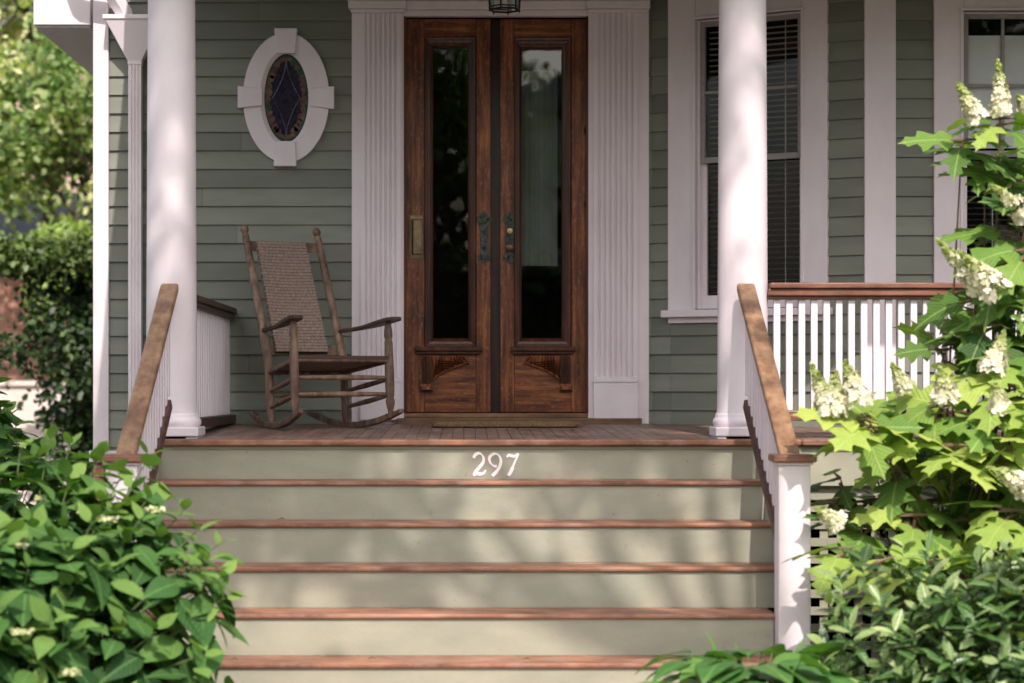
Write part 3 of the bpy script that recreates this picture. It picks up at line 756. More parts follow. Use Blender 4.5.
# ------------------------------------------------------------------ lantern
lc = (504.5-PX)*12.6/F; ly_ = 12.6; lz = EZ+(PY-11)*12.6/F
t = thing('hanging_lantern', 'small black hexagonal lantern hanging from the porch ceiling above the doors', 'lantern', (lc, ly_, lz+.2))
mb = MB(); hexp = lambda r, z: [(lc+r*math.cos(R(60*i+15)), ly_+r*math.sin(R(60*i+15)), z) for i in range(6)]
for z, r, th in ((lz+.006, .088, .006), (lz+.022, .092, .004), (lz+.25, .104, .006)):
    h = hexp(r, z)
    for i in range(6): mb.tube([h[i], h[(i+1) % 6]], th, 6)
a, b = hexp(.088, lz+.006), hexp(.104, lz+.25)
for i in range(6): mb.tube([a[i], b[i]], .005, 6); mb.tube([a[i], Vector(a[i])+Vector((0, 0, -.014))], [.007, .003], 6)
mb.build('frame', M['black'], t)
mb = MB(); mb.loops([hexp(.107, lz+.255), hexp(.09, lz+.27), hexp(.03, lz+.33), hexp(.012, lz+.34)], cap=True); mb.tube([(lc, ly_, lz+.34), (lc, ly_, 2.9)], .006, 8); mb.build('roof_cap', M['black'], t)
mb = MB(); mb.loops([hexp(.084, lz+.01), hexp(.1, lz+.248)]); mb.build('glass', M['glass_lamp'], t)
mb = MB(); mb.lathe(lc, ly_, [(.012, lz+.04), (.012, lz+.12), (.022, lz+.15), (.024, lz+.17), (.01, lz+.2)], 16); mb.build('bulb', simple('frosted_bulb', (.7,.66,.6), .3), t, smooth=True)

# ------------------------------------------------------------------ rocking chair
def rocking_chair():
    root = thing('rocking_chair', 'weathered wooden rocking chair with woven back and seat left of the doors', 'rocking chair', (0,0,0))
    def B(mb, name, mat, **k): return mb.build(name, mat, root, **k)
    RR = 1.35; yc = -.17; rt = .036
    def rz(y): return (y-yc)**2/(2*RR)
    def turned(p0, p1, rads):
        p0, p1 = Vector(p0), Vector(p1); return [p0.lerp(p1, t) for t, r in rads], [r for t, r in rads]
    fx, bx_, fy, by = .305, .245, .225, -.225
    for s in (-1, 1):
        m = MB(); ls = []
        for i in range(25):
            y = -.62+.95*i/24; z = rz(y); h = rt if .06 < i/24 < .95 else rt*.72
            x = s*(bx_+(fx-bx_)*((y-by)/(fy-by))); w = .017
            ls.append([(x-w, y, z), (x+w, y, z), (x+w, y, z+h), (x-w, y, z+h)])
        m.loops(ls, cap=True); B(m, 'rocker', M['chair'], bevel=.006, seg=3)
        # arm post (front leg)
        a = (s*fx, fy, rz(fy)+rt-.005); b = (s*(fx-.003), fy-.03, .62)
        m = MB(); p, r = turned(a, b, [(0,.014), (.04,.017), (.1,.025), (.13,.027), (.17,.021), (.2,.025), (.3,.027), (.6,.026), (.78,.024), (.80,.020), (.84,.026), (.9,.024), (.96,.018), (1,.016)])
        m.tube(p, r, 14); B(m, 'leg', M['chair'], smooth=True)
        # back post
        base = Vector((s*bx_, by, rz(by)+rt-.005)); top = Vector((s*(bx_-.005), by-.37, 1.15)); mid = Vector((s*bx_, by-.035, .40))
        pts = []; rr = []
        for i in range(25):
            u = i/24; q = base.lerp(mid, u/.34) if u < .34 else mid.lerp(top, (u-.34)/.66)
            pts.append(q); rr.append(.016 if u < .02 else .024 if u < .3 else .027-.006*(u-.3)/.7)
        d = (top-mid).normalized()
        for dd, r_ in ((.004,.014), (.012,.013), (.02,.021), (.036,.026), (.052,.022), (.062,.010)): pts.append(top+d*dd); rr.append(r_)
        m = MB(); m.tube(pts, rr, 14); B(m, 'back_post', M['chair'], smooth=True)
        # arm
        m = MB(); ls = []
        bz = .40+.165; yb0 = by-.035-.335*.23
        A0 = Vector((s*(bx_+.005), yb0+.02, .575)); A1 = Vector((s*(fx+.01), fy+.06, .64))
        for i in range(15):
            u = i/14; q = A0.lerp(A1, u); q.z += -.012*math.sin(math.pi*u)+(.0 if u < .9 else -.006*(u-.9)*10)
            w = .016+.030*min(1, max(0, (u-.35)/.35)); w *= 1 if u < .93 else (1-.35*(u-.93)/.07)
            th = .012
            ls.append([q+Vector((-w, 0, -th)), q+Vector((w, 0, -th)), q+Vector((w, 0, th)), q+Vector((-w, 0, th))])
        m.loops(ls, cap=True); B(m, 'armrest', M['chair_dark'], bevel=.008, seg=3)
        # side rungs
        for z0_, z1_ in ((.235, .27), (.14, .175)):
            m = MB(); p, r = turned((s*bx_, by-.012, z0_-.02), (s*fx, fy-.005, z1_+.02), [(0,.010), (.3,.014), (.5,.016), (.7,.014), (1,.010)]); m.tube(p, r, 10); B(m, 'rung', M['chair'], smooth=True)
    for z in (.295, .20):
        m = MB(); p, r = turned((-fx, fy-.01, z), (fx, fy-.01, z), [(0,.011), (.3,.015), (.5,.017), (.7,.015), (1,.011)]); m.tube(p, r, 10); B(m, 'rung', M['chair'], smooth=True)
    for z in (.19,):
        m = MB(); p, r = turned((-bx_, by-.01, z), (bx_, by-.01, z), [(0,.011), (.5,.015), (1,.011)]); m.tube(p, r, 10); B(m, 'rung', M['chair'], smooth=True)
    # seat frame + woven seat
    zf, zb = .392, .325
    q = [(-fx+.0, fy-.01, zf), (fx, fy-.01, zf), (bx_, by-.03, zb), (-bx_, by-.03, zb)]
    m = MB()
    for i in range(4): m.tube([q[i], q[(i+1) % 4]], .013, 10)
    B(m, 'seat_frame', M['chair'], smooth=True)
    def woven(c, name, th, bulge, un, nrm):
        m = MB(); nx, ny = 12, 12
        V = []; 
        for side in (1, -1):
            for j in range(ny+1):
                for i in range(nx+1):
                    u, v = i/nx, j/ny; p = (Vector(c[0]).lerp(Vector(c[1]), u)).lerp(Vector(c[3]).lerp(Vector(c[2]), u), v)
                    p = p+Vector(nrm)*(side*th-bulge*math.sin(math.pi*u)*math.sin(math.pi*v)); V.append(p)
        K = (nx+1)*(ny+1); Fs = []
        for s_ in (0, 1):
            for j in range(ny):
                for i in range(nx):
                    a = s_*K+j*(nx+1)+i; Fs.append((a, a+1, a+nx+2, a+nx+1))
        ring = [i for i in range(nx+1)]+[j*(nx+1)+nx for j in range(1, ny+1)]+[ny*(nx+1)+i for i in range(nx-1, -1, -1)]+[j*(nx+1) for j in range(ny-1, 0, -1)]
        for k in range(len(ring)): a, b = ring[k], ring[(k+1) % len(ring)]; Fs.append((a, b, b+K, a+K))
        m.add(V, Fs); o = B(m, name, M['weave'])
        uv = o.data.uv_layers.new(name='UVMap')
        for lp in o.data.loops:
            k = lp.vertex_index % K; uv.data[lp.index].uv = ((k % (nx+1))/nx*un, (k//(nx+1))/ny)
        for p in o.data.polygons: p.use_smooth = True
        o.data.set_sharp_from_angle(angle=R(40))
    woven([(-fx+.015, fy+.005, zf+.019), (fx-.015, fy+.005, zf+.019), (bx_-.01, by-.03, zb+.019), (-bx_+.01, by-.03, zb+.019)], 'woven_seat', .009, .022, 1.4, (0, 0, 1))
    def bp(z): t = (z-.40)/(1.15-.40); return by-.035-.335*t
    for z in (1.085, .46):
        m = MB(); ls = []
        for i in range(9):
            x = -bx_+.01+(2*bx_-.02)*i/8; yy = bp(z)-.02*math.sin(math.pi*i/8); h = .03
            ls.append([(x, yy-.009, z-h), (x, yy+.009, z-h), (x, yy+.009-.02, z+h), (x, yy-.009-.02, z+h)])
        m.loops(ls, cap=True); B(m, 'back_slat', M['chair'], bevel=.004)
    woven([(-.145, bp(.445)+.01, .445), (.195, bp(.445)+.01, .445), (.185, bp(1.11)+.012, 1.11), (-.135, bp(1.11)+.012, 1.11)], 'woven_back', .014, .012, 1.0, (0, .94, .33))
    root.rotation_euler = (0, 0, math.pi+R(33)+0)
    return root
ch = rocking_chair()
# the chair faces the viewer and turns towards the doors
yawc = R(30)
ch.rotation_euler = (0, 0, math.pi+yawc)
cp = (343.5-PX)*12.55/F, 12.55
f_dir = Vector((math.sin(yawc), -math.cos(yawc)))
cx_, cy_ = cp[0]-f_dir.x*.225, cp[1]-f_dir.y*.225
ch.location = (cx_, cy_, fl(cy_)+.001); ch.rotation_euler = (0, 0, math.pi+yawc)

# ------------------------------------------------------------------ foliage tools
def make_scatter(name, tmpl, pos, dirs, nrm, size, tone, mat, parent=None, bend=None, widths=None):
    tv, tf = np.array(tmpl[0], float), tmpl[1]
    pos, dirs, nrm = np.array(pos, float), np.array(dirs, float), np.array(nrm, float); n = len(pos)
    size = np.broadcast_to(np.array(size, float), (n,)); tone = np.broadcast_to(np.array(tone, float), (n,))
    bend = np.zeros(n) if bend is None else np.broadcast_to(np.array(bend, float), (n,))
    widths = np.ones(n) if widths is None else np.broadcast_to(np.array(widths, float), (n,))
    dirs /= np.linalg.norm(dirs, axis=1)[:, None]+1e-9
    side = np.cross(dirs, nrm); side /= np.linalg.norm(side, axis=1)[:, None]+1e-9
    up = np.cross(side, dirs)
    k = len(tv)
    V = (pos[:, None, :]+size[:, None, None]*(tv[None, :, 0:1]*widths[:, None, None]*side[:, None, :]+tv[None, :, 1:2]*dirs[:, None, :]+(tv[None, :, 2:3]-bend[:, None, None]*tv[None, :, 1:2]**2)*up[:, None, :]))
    off = Vector((0,0,0)); q = parent
    while q is not None: off += q.location; q = q.parent
    V = V.reshape(-1, 3)-np.array(off)
    me = bpy.data.meshes.new(name)
    counts = [len(f) for f in tf]; flat = np.concatenate([np.array(f) for f in tf])
    loops = (np.arange(n)[:, None]*k+flat[None, :]).ravel()
    cnt = np.tile(np.array(counts), n); starts = np.concatenate([[0], np.cumsum(cnt)[:-1]])
    me.vertices.add(len(V)); me.vertices.foreach_set('co', V.ravel())
    me.loops.add(len(loops)); me.loops.foreach_set('vertex_index', loops.astype(np.int32))
    me.polygons.add(len(cnt)); me.polygons.foreach_set('loop_start', starts.astype(np.int32))
    me.polygons.foreach_set('use_smooth', np.ones(len(cnt), bool))
    me.update(calc_edges=True)
    for nm, arr in (('tone', np.repeat(tone, k)), ('lx', np.tile(np.abs(tv[:, 0]), n)), ('ly', np.tile(tv[:, 1], n))):
        a = me.attributes.new(nm, 'FLOAT', 'POINT'); a.data.foreach_set('value', arr.astype(np.float32))
    me.materials.append(mat)
    o = bpy.data.objects.new(name, me); col.objects.link(o)
    if parent: o.parent = parent
    return o
def leaf_tmpl(outline, mids, fold=.25, cup=0.0):
    """outline: half outline [(y, x)...]; mids: matching midrib y"""
    V = []; Fs = []; n = len(outline)
    for my in mids: V.append((0, my, 0))
    for s in (-1, 1):
        for (y, x) in outline: V.append((s*x, y, fold*x-cup*x*x*4))
    for i in range(n-1):
        Fs.append((i, n+i, n+i+1, i+1)); Fs.append((i, i+1, 2*n+i+1, 2*n+i))
    return V, Fs
OV = leaf_tmpl([(0,.015), (.10,.15), (.25,.265), (.42,.30), (.60,.255), (.78,.15), (.92,.05), (1.0,.0)], [0,.08,.22,.38,.56,.75,.9,1.0], .22, .12)
LANCE = leaf_tmpl([(0,.02), (.2,.10), (.45,.165), (.7,.14), (.9,.05), (1.0,0)], [0,.2,.45,.7,.9,1], .25)
OAK = leaf_tmpl([(.0,.01), (-.03,.17), (.04,.34), (.15,.50), (.24,.36), (.30,.23), (.38,.26), (.50,.43), (.60,.49), (.62,.33), (.67,.17), (.74,.18), (.85,.25), (.88,.13), (.93,.05), (1.02,0)],
                [0,.03,.09,.15,.22,.29,.36,.44,.52,.60,.67,.74,.81,.88,.94,1.02], .12, .08)
STRAP = leaf_tmpl([(0,.03), (.3,.045), (.6,.035), (.85,.018), (1.0,0)], [0,.3,.6,.85,1], .3)
HOSTA = leaf_tmpl([(0,.02), (.08,.12), (.25,.22), (.45,.24), (.65,.18), (.85,.08), (1.0,0)], [0,.08,.25,.45,.65,.85,1], .3, .2)
QUAD = ([(0,0,0), (.32,.35,.05), (.22,.75,.04), (0,1,0), (-.22,.75,.04), (-.32,.35,.05)], [(0,1,2,3), (0,3,4,5)])
def unit(v): return v/(np.linalg.norm(v, axis=-1, keepdims=True)+1e-9)
def rdir(n): return unit(RNG.normal(size=(n, 3)))

LM = {}
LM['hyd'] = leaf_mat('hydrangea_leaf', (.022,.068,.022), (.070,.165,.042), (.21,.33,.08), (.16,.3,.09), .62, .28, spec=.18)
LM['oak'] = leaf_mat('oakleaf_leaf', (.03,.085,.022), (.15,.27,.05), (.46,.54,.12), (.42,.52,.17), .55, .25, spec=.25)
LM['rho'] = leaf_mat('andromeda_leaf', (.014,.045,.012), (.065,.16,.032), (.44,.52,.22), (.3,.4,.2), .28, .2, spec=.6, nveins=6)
LM['hosta'] = leaf_mat('hosta_leaf', (.035,.11,.03), (.07,.18,.045), (.22,.36,.07), (.2,.35,.1), .4, .3, nveins=3)
LM['hedge'] = leaf_mat('hedge_leaf', (.012,.028,.010), (.035,.075,.022), (.16,.22,.06), None, .5, .2, veins=False)
LM['hedge_light'] = leaf_mat('light_hedge_leaf', (.12,.22,.05), (.25,.36,.09), (.42,.5,.15), None, .5, .3, veins=False)
LM['tree'] = leaf_mat('tree_leaf', (.06,.13,.04), (.26,.37,.13), (.75,.70,.42), None, .5, .4, veins=False)
LM['tree_d'] = leaf_mat('shade_tree_leaf', (.02,.05,.012), (.05,.10,.02), (.13,.2,.04), None, .5, .3, veins=False)
LM['redleaf'] = leaf_mat('red_leaf', (.10,.03,.02), (.25,.08,.05), (.4,.15,.1), None, .5, .3, veins=False)
LM['petal'] = leaf_mat('cream_petal', (.36,.44,.12), (.72,.70,.46), (.86,.80,.70), None, .6, .25, (1,1,.8), veins=False, spec=.2)

def stems(mb_name, paths, rad, mat, parent):
    m = MB()
    for p in paths: m.tube(p, [rad*(1-.6*i/(len(p)-1)) for i in range(len(p))], 5)
    return m.build(mb_name, mat, parent, smooth=True)
def arc(a, b, sag=.15, n=6):
    a, b = Vector(a), Vector(b); h = Vector((b.x, b.y, a.z))
    return [a.lerp(b, t)+Vector((0, 0, 1))*sag*math.sin(math.pi*t)*(b-a).length*.5 for t in [i/(n-1) for i in range(n)]]

# ---- floret template: four rounded petals
FLO = []; ff = []
for k in range(4):
    a = math.pi/2*k+.2; ca, sa = math.cos(a), math.sin(a); b = len(FLO)
    for (l, w) in ((0, 0), (.3, .26), (.55, .2), (.62, 0), (.55, -.2), (.3, -.26)): FLO.append((ca*l-sa*w, sa*l+ca*w, .08*l))
    ff.append(tuple(range(b, b+6)))
FLO = (FLO, ff)
def panicle(parent, base, axis, length, rad, n=130, name='flower_panicle', green=.3):
    base, axis = np.array(base), unit(np.array(axis, float)); a = unit(np.cross(axis, [.3, .2, 1.0])); b = np.cross(axis, a)
    t = RNG.random(n)**1.15; th = RNG.random(n)*2*math.pi
    prof = rad*(np.clip(1-t, .04, 1)**.75)*(.75+.35*RNG.random(n))
    rd = np.cos(th)[:, None]*a+np.sin(th)[:, None]*b
    pos = base+axis*(t*length)[:, None]+rd*prof[:, None]
    nr = unit(rd+axis*.35+RNG.normal(size=(n, 3))*.35)
    dr = unit(np.cross(nr, rdir(n)))
    size = .040*(1-.55*t)*(.7+.5*RNG.random(n))
    tone = np.clip(1.0-(t*1.15)**2+RNG.normal(size=n)*.13-green*.3, .0, 1)
    o = make_scatter(name, FLO, pos-dr*0, dr, nr, size, tone, LM['petal'], parent)
    # inner bud core
    n2 = n*2; t = RNG.random(n2); th = RNG.random(n2)*2*math.pi; prof = rad*.7*(np.clip(1-t, .04, 1)**.8)*RNG.random(n2)**.4
    rd = np.cos(th)[:, None]*a+np.sin(th)[:, None]*b; pos = base+axis*(t*length*1.05)[:, None]+rd*prof[:, None]
    make_scatter('bud_cluster', FLO, pos, rdir(n2), unit(rd+rdir(n2)*.5), .012*(.6+.6*RNG.random(n2)), np.clip(.25+.25*RNG.normal(size=n2), 0, .7), LM['petal'], o)
    return o

# ---- left hydrangea
hy = thing('hydrangea_shrub', 'large leafy green hydrangea in the lower left corner beside the steps', 'shrub', (-2.0, 9.0, GZ))
C0 = np.array([-2.02, 9.0, -1.0]); RD = np.array([1.0, .72, .97])
pos=[]; dr=[]; nr=[]; sz=[]; tn=[]; paths=[]; heads=[]
def shrub_tip(tip, out, leafn=3, scale=1.0, tone0=.5):
    up = np.array([0, 0, 1.0]); ax = unit(out*.6+up*.8)
    a = unit(np.cross(ax, [0.3, 1, 0.1])); b = np.cross(ax, a); ph = RNG.random()*math.pi
    for i in range(leafn):
        for s in (0, math.pi):
            th = ph+i*math.pi/2+s+RNG.normal()*.15; r = math.cos(th)*a+math.sin(th)*b
            base = tip-ax*(.055*i)*scale
            d = unit(r*(.55+.28*i)+ax*(.75-.33*i)+np.array([0,0,-.10*i]))
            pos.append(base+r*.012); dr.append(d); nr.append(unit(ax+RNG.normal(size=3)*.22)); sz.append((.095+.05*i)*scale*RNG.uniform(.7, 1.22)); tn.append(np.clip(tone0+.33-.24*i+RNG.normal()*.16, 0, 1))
for i in range(330):
    v = rdir(1)[0]
    if v[2] < -.35: v[2] = -v[2]
    if v[1] > .45: v[1] = -v[1]
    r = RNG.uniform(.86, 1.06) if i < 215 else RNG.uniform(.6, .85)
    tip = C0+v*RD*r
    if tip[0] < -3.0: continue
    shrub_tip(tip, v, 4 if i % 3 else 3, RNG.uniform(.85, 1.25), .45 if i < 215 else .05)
    if i % 2 == 0: paths.append(arc(C0*np.array([1, 1, 0])+np.array([v[0]*.25, v[1]*.2, GZ]), tip-np.array([0, 0, .01]), .12))
    if i in (4, 17, 30): heads.append(tip+np.array([0, 0, .03]))
for px, py, d in ((208, 560, 8.75), (214, 588, 8.8), (184, 510, 9.1), (198, 530, 8.9), (165, 500, 9.3), (150, 455, 9.4), (120, 478, 9.3), (50, 440, 9.3), (100, 455, 9.3), (20, 448, 9.3), (222, 575, 8.8), (225, 598, 8.75), (218, 545, 8.9), (196, 622, 8.7), (202, 655, 8.6), (190, 560, 8.7), (132, 488, 9.2), (148, 498, 9.1), (110, 470, 9.4), (95, 462, 9.3), (70, 445, 9.3), (122, 505, 9.0), (140, 520, 8.9)):
    tip = np.array(P(px, py, d)); v = unit((tip-C0)/RD); shrub_tip(tip, v, 4, .95, .62); paths.append(arc(C0*np.array([1, 1, 0])+np.array([.1, 0, GZ]), tip, .12))
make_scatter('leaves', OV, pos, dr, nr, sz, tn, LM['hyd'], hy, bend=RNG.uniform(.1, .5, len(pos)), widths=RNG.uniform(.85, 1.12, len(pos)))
stems('stems', paths, .007, M['twig'], hy)
for px, py, d in ((155, 512, 9.0), (45, 500, 8.95), (16, 548, 8.55), (22, 635, 8.3), (70, 675, 8.2), (88, 514, 8.9), (108, 522, 8.8)):
    c = np.array(P(px, py, d)); n = 26; q = np.clip(RNG.normal(size=(n, 3)), -1.3, 1.3)*np.array([.026, .026, .006])
    make_scatter('flower_head', FLO, c+q+np.array([0, 0, .01]), rdir(n), unit(np.array([[0, -.4, 1.0]])+rdir(n)*.5), RNG.uniform(.010, .022, n), RNG.uniform(.1, .6, n), LM['petal'], hy)
    paths.append([c, c-np.array([0, -.05, .2])])

# ---- right oakleaf hydrangea
oh = thing('oakleaf_hydrangea', 'tall oakleaf hydrangea with lobed yellow-green leaves and white cone blossoms', 'shrub', (2.5, 10.3, GZ))
pos=[]; dr=[]; nr=[]; sz=[]; tn=[]; paths=[]
cam = np.array([0, 0, EZ])
def rosette(px, py, d, n=6, size=.22, tone=.6, up=(0, -.35, 1.0), spread=(0, 360)):
    c = np.array(P(px, py, d)); ax = unit(np.array(up, float)+RNG.normal(size=3)*.14); a = unit(np.cross(ax, [0, 1, .2])); b = np.cross(ax, a)
    for i in range(n):
        th = R(spread[0]+(spread[1]-spread[0])*(i+.3*RNG.random())/n); r = math.cos(th)*a+math.sin(th)*b
        d_ = unit(r+ax*RNG.uniform(-.25, .18)); k = .045+.03*RNG.random()
        base = c+r*k-ax*(.03*(i % 3))
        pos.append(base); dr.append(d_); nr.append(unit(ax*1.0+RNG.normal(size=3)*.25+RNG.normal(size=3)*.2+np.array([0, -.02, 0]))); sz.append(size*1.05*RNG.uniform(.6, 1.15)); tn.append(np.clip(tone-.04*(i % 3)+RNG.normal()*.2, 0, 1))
        paths.append([Vector(c-ax*.03*(i % 3)), Vector(base+d_*.01)])
    root_ = Vector((2.45+RNG.uniform(-.3, .4), 10.5+RNG.uniform(-.15, .2), GZ))
    paths.append(arc(root_, Vector(c), .05, 8))
    return c, ax
# leaf clusters (px, py, depth, n, size, tone); tone paints sunlit and shaded leaves
CL = [(1000,118,10.0,7,.23,.45), (962,140,10.1,6,.21,.38), (1040,150,10.0,6,.22,.4), (985,165,10.15,6,.22,.35), (1015,180,10.1,6,.24,.4), (1008,270,10.1,7,.25,.4), (1025,250,9.95,6,.24,.45), (975,300,10.1,6,.23,.4), (1015,355,9.9,7,.25,.6), (990,420,9.75,7,.26,.75), (945,350,10.15,5,.2,.4), (1012,232,10.1,5,.23,.3), (1040,215,10,5,.22,.3),
      (985,325,10.0,7,.24,.45), (1030,300,10.0,6,.24,.5), (965,340,10.2,5,.2,.4), (940,405,9.9,7,.24,.72), (1005,385,9.8,7,.25,.72), (1035,400,9.8,6,.25,.7),
      (868,420,9.75,8,.26,.85), (880,432,9.8,7,.25,.82), (905,405,10.1,6,.23,.6), (848,405,10.0,4,.17,.25), (955,445,9.75,7,.26,.8), (1000,450,9.7,7,.26,.75),
      (900,470,9.95,6,.23,.45), (930,500,10.1,6,.24,.35), (960,520,9.9,7,.24,.55), (1010,510,9.6,7,.25,.6), (870,500,10.2,6,.2,.25), (850,520,10.3,5,.2,.2),
      (878,562,9.5,6,.25,.78), (842,548,9.7,6,.22,.55), (836,500,10.1,5,.2,.35), (870,525,9.9,6,.23,.5), (915,515,9.8,6,.25,.6), (930,560,9.6,6,.25,.7), (990,560,9.6,7,.26,.7), (840,478,10.2,4,.18,.3), (1040,470,9.7,6,.25,.7),
      (1035,340,10,6,.25,.55), (1045,270,10.1,5,.24,.4), (920,440,10.2,6,.22,.3), (980,480,10.2,6,.24,.25), (1030,430,10.2,6,.24,.3)]
for c in CL: rosette(*c)
for i in range(26): # deep filling, its shade painted by the dark tone
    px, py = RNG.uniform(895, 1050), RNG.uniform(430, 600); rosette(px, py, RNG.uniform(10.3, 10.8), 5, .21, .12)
for i in range(14):
    px, py = RNG.uniform(1020, 1120), RNG.uniform(130, 560); rosette(px, py, RNG.uniform(9.9, 10.5), 6, .23, .4)
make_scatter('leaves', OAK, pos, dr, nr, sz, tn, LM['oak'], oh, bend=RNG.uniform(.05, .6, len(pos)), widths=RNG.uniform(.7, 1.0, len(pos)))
stems('stems', paths, .009, M['twig_b'], oh)
for (x0, y0, x1, y1, d, rad, gr) in ((1002,112,998,62,9.95,.036,.6), (978,118,958,84,9.9,.042,.5), (1026,214,992,186,9.9,.045,.3), (980,288,938,240,9.85,.045,.6), (998,292,960,252,9.8,.058,.2),
        (1030,110,1018,96,10.0,.04,.2), (828,408,812,365,9.75,.035,.8), (832,412,836,372,9.72,.055,.4), (858,402,846,362,9.7,.055,.15), (905,388,892,364,9.95,.03,1.0), (945,400,940,368,9.8,.045,.4),
        (992,370,1004,332,9.8,.052,.2), (1000,408,996,384,9.65,.036,.2), (838,524,816,508,9.6,.036,.5), (1032,490,990,468,9.5,.048,.1), (1036,325,1030,290,9.9,.05,.3)):
    a, b = np.array(P(x0, y0, d)), np.array(P(x1, y1, d-.03)); panicle(oh, a, b-a, np.linalg.norm(b-a), rad*1.2, 150, green=gr)

# ---- andromeda / rhododendron shrub bottom right
def whorl_shrub(name, label, C, RDs, ntips, leaf, tmpl, mat, size, base, n_leaf=8, extra=(), grp=None, pinkish=.0):
    t = thing(name, label, 'shrub', base, grp); pos=[]; dr=[]; nr=[]; sz=[]; tn=[]; paths=[]
    C = np.array(C); RDs = np.array(RDs); tips = []
    for i in range(ntips):
        v = rdir(1)[0]
        if v[2] < -.2: v[2] *= -1
        if v[1] > .5: v[1] *= -1
        tips.append((C+v*RDs*RNG.uniform(.62, 1.08), v, RNG.uniform()))
    for p in extra: tips.append((np.array(p), unit((np.array(p)-C)/RDs), .5))
    for tip, v, q in tips:
        ax = unit(v*.5+np.array([0, -.1, 1.0])+RNG.normal(size=3)*.25); a = unit(np.cross(ax, [0.2, 1, .1])); b = np.cross(ax, a); ph = RNG.random()*6
        rr = np.linalg.norm((tip-C)/RDs)
        for i in range(n_leaf):
            th = ph+i*2.4; r = math.cos(th)*a+math.sin(th)*b; lift = .9-1.2*i/n_leaf
            pos.append(tip-ax*(.012*i)); dr.append(unit(r+ax*lift)); nr.append(unit(ax-r*.4+RNG.normal(size=3)*.2)); sz.append(size*RNG.uniform(.7, 1.2)); tn.append(np.clip(.12+.6*(rr-.6)+.15*RNG.normal()+(.38 if i < 2 else 0), 0, 1))  # tone darkens inward, painting the shade between the leaves
        if q < .5: paths.append(arc(C*np.array([1, 1, 0])+np.array([0, 0, GZ]), tip, .08))
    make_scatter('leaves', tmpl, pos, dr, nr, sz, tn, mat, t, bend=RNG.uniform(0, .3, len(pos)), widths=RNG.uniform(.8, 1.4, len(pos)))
    stems('stems', paths, .006, M['twig_b'], t); return t
ex = [P(842, 590, 9.1), P(840, 575, 9.2), P(862, 560, 9.2), P(905, 545, 9.3), P(880, 600, 9), P(950, 560, 9.3), P(1000, 575, 9.1), P(975, 590, 8.9), P(930, 575, 9.1), P(835, 620, 9.0), P(826, 645, 9.0), P(830, 605, 9.1), P(850, 630, 8.9), P(822, 665, 8.9), P(1015, 590, 9.0)]
whorl_shrub('broadleaf_evergreen', 'bushy evergreen with narrow glossy leaves under the oakleaf hydrangea', (2.28, 9.15, -1.1), (.80, .55, .70), 330, None, LANCE, LM['rho'], .105, (2.1, 9.15, GZ), 9, ex)
# new silvery growth buds
# ---- small sapling at far left
whorl_shrub('leafy_sapling', 'small leafy plant rising behind the hydrangea at the left edge', (-2.55, 11.0, -.35), (.50, .4, .72), 90, None, OV, LM['hyd'], .13, (-2.5, 11.0, GZ), 6)
# ---- hosta and strap leaves bottom centre
def hosta(name, label, c, n, size, base):
    t = thing(name, label, 'plant', base); pos=[]; dr=[]; nr=[]; sz=[]; tn=[]; paths = []
    for i in range(n):
        th = RNG.random()*2*math.pi; r = np.array([math.cos(th), math.sin(th), 0]); el = RNG.uniform(.1, 1.0)
        b0_ = np.array(c)+r*RNG.uniform(.05, .30)*np.array([1.0, .7, 1])+np.array([0, 0, RNG.uniform(.30, .47)])
        pos.append(b0_); dr.append(unit(r+np.array([0, 0, .25*el]))); nr.append(unit(np.array([0, 0, 1.0])+RNG.normal(size=3)*.2)); sz.append(size*RNG.uniform(.7, 1.1)); tn.append(np.clip(RNG.normal()*.2+.4, 0, 1))
        paths.append([Vector((c[0], c[1], c[2])), Vector(b0_)])
    make_scatter('leaves', HOSTA, pos, dr, nr, sz, tn, LM['hosta'], t, bend=RNG.uniform(.2, .6, n), widths=RNG.uniform(1.1, 1.5, n)); stems('stems', paths, .006, M['twig'], t); return t
hosta('hosta_plant', 'low broad-leaved plant at the foot of the steps near the right newel', (1.12, 8.75, -1.27), 85, .25, (1.02, 8.75, GZ))
hp = thing('strap_leaf_plant', 'few narrow upright blades poking above the broad-leaved plant', 'plant', (.97, 8.95, GZ))
tips = [(706,628,8.95,738), (735,640,8.98,748), (800,640,9.0,798), (808,633,8.9,770), (722,655,8.9,745)]
pos = []; dr = []; sz = []
for tx, ty, d, bxp in tips:
    a = np.array(P(bxp, 700, d)); b = np.array(P(tx, ty, d)); pos.append(a); dr.append(b-a); sz.append(np.linalg.norm(b-a))
make_scatter('blades', STRAP, pos, dr, [[0, -1, .2]]*len(pos), sz, .4, LM['hosta'], hp, bend=.05)

# ------------------------------------------------------------------ background, left
def leaf_blob(t, name, mat, pts, size, tone, tmpl=QUAD):
    n = len(pts); return make_scatter(name, tmpl, pts, rdir(n), unit(rdir(n)+np.array([0, -.5, .8])), size, tone, mat, t, bend=0)
hd = thing('hedge', 'tall dark clipped hedge behind the left corner of the house', 'hedge', (-6, 20.5, GZ))
n = 26000; x = RNG.uniform(-6.5, -2.6, n); z = RNG.uniform(GZ, 1.62, n); y = 20+.25*np.sin(x*3)+.2*np.sin(z*4+x)+RNG.exponential(.16, n)
m_ = (z < 1.5+.1*np.sin(x*5)+.08*np.sin(x*11)) ; pts = np.stack([x, y, z], 1)[m_]
gap = (np.sin(pts[:, 0]*2.1+.8)+np.sin(pts[:, 2]*2.7+pts[:, 0])) ; hpx = PX+pts[:, 0]*F/pts[:, 1]; hz_ = pts[:, 2]; edge = np.where(hz_ > .75, 24, np.where(hz_ > .42, -40, 44))+RNG.normal(size=len(pts))*7
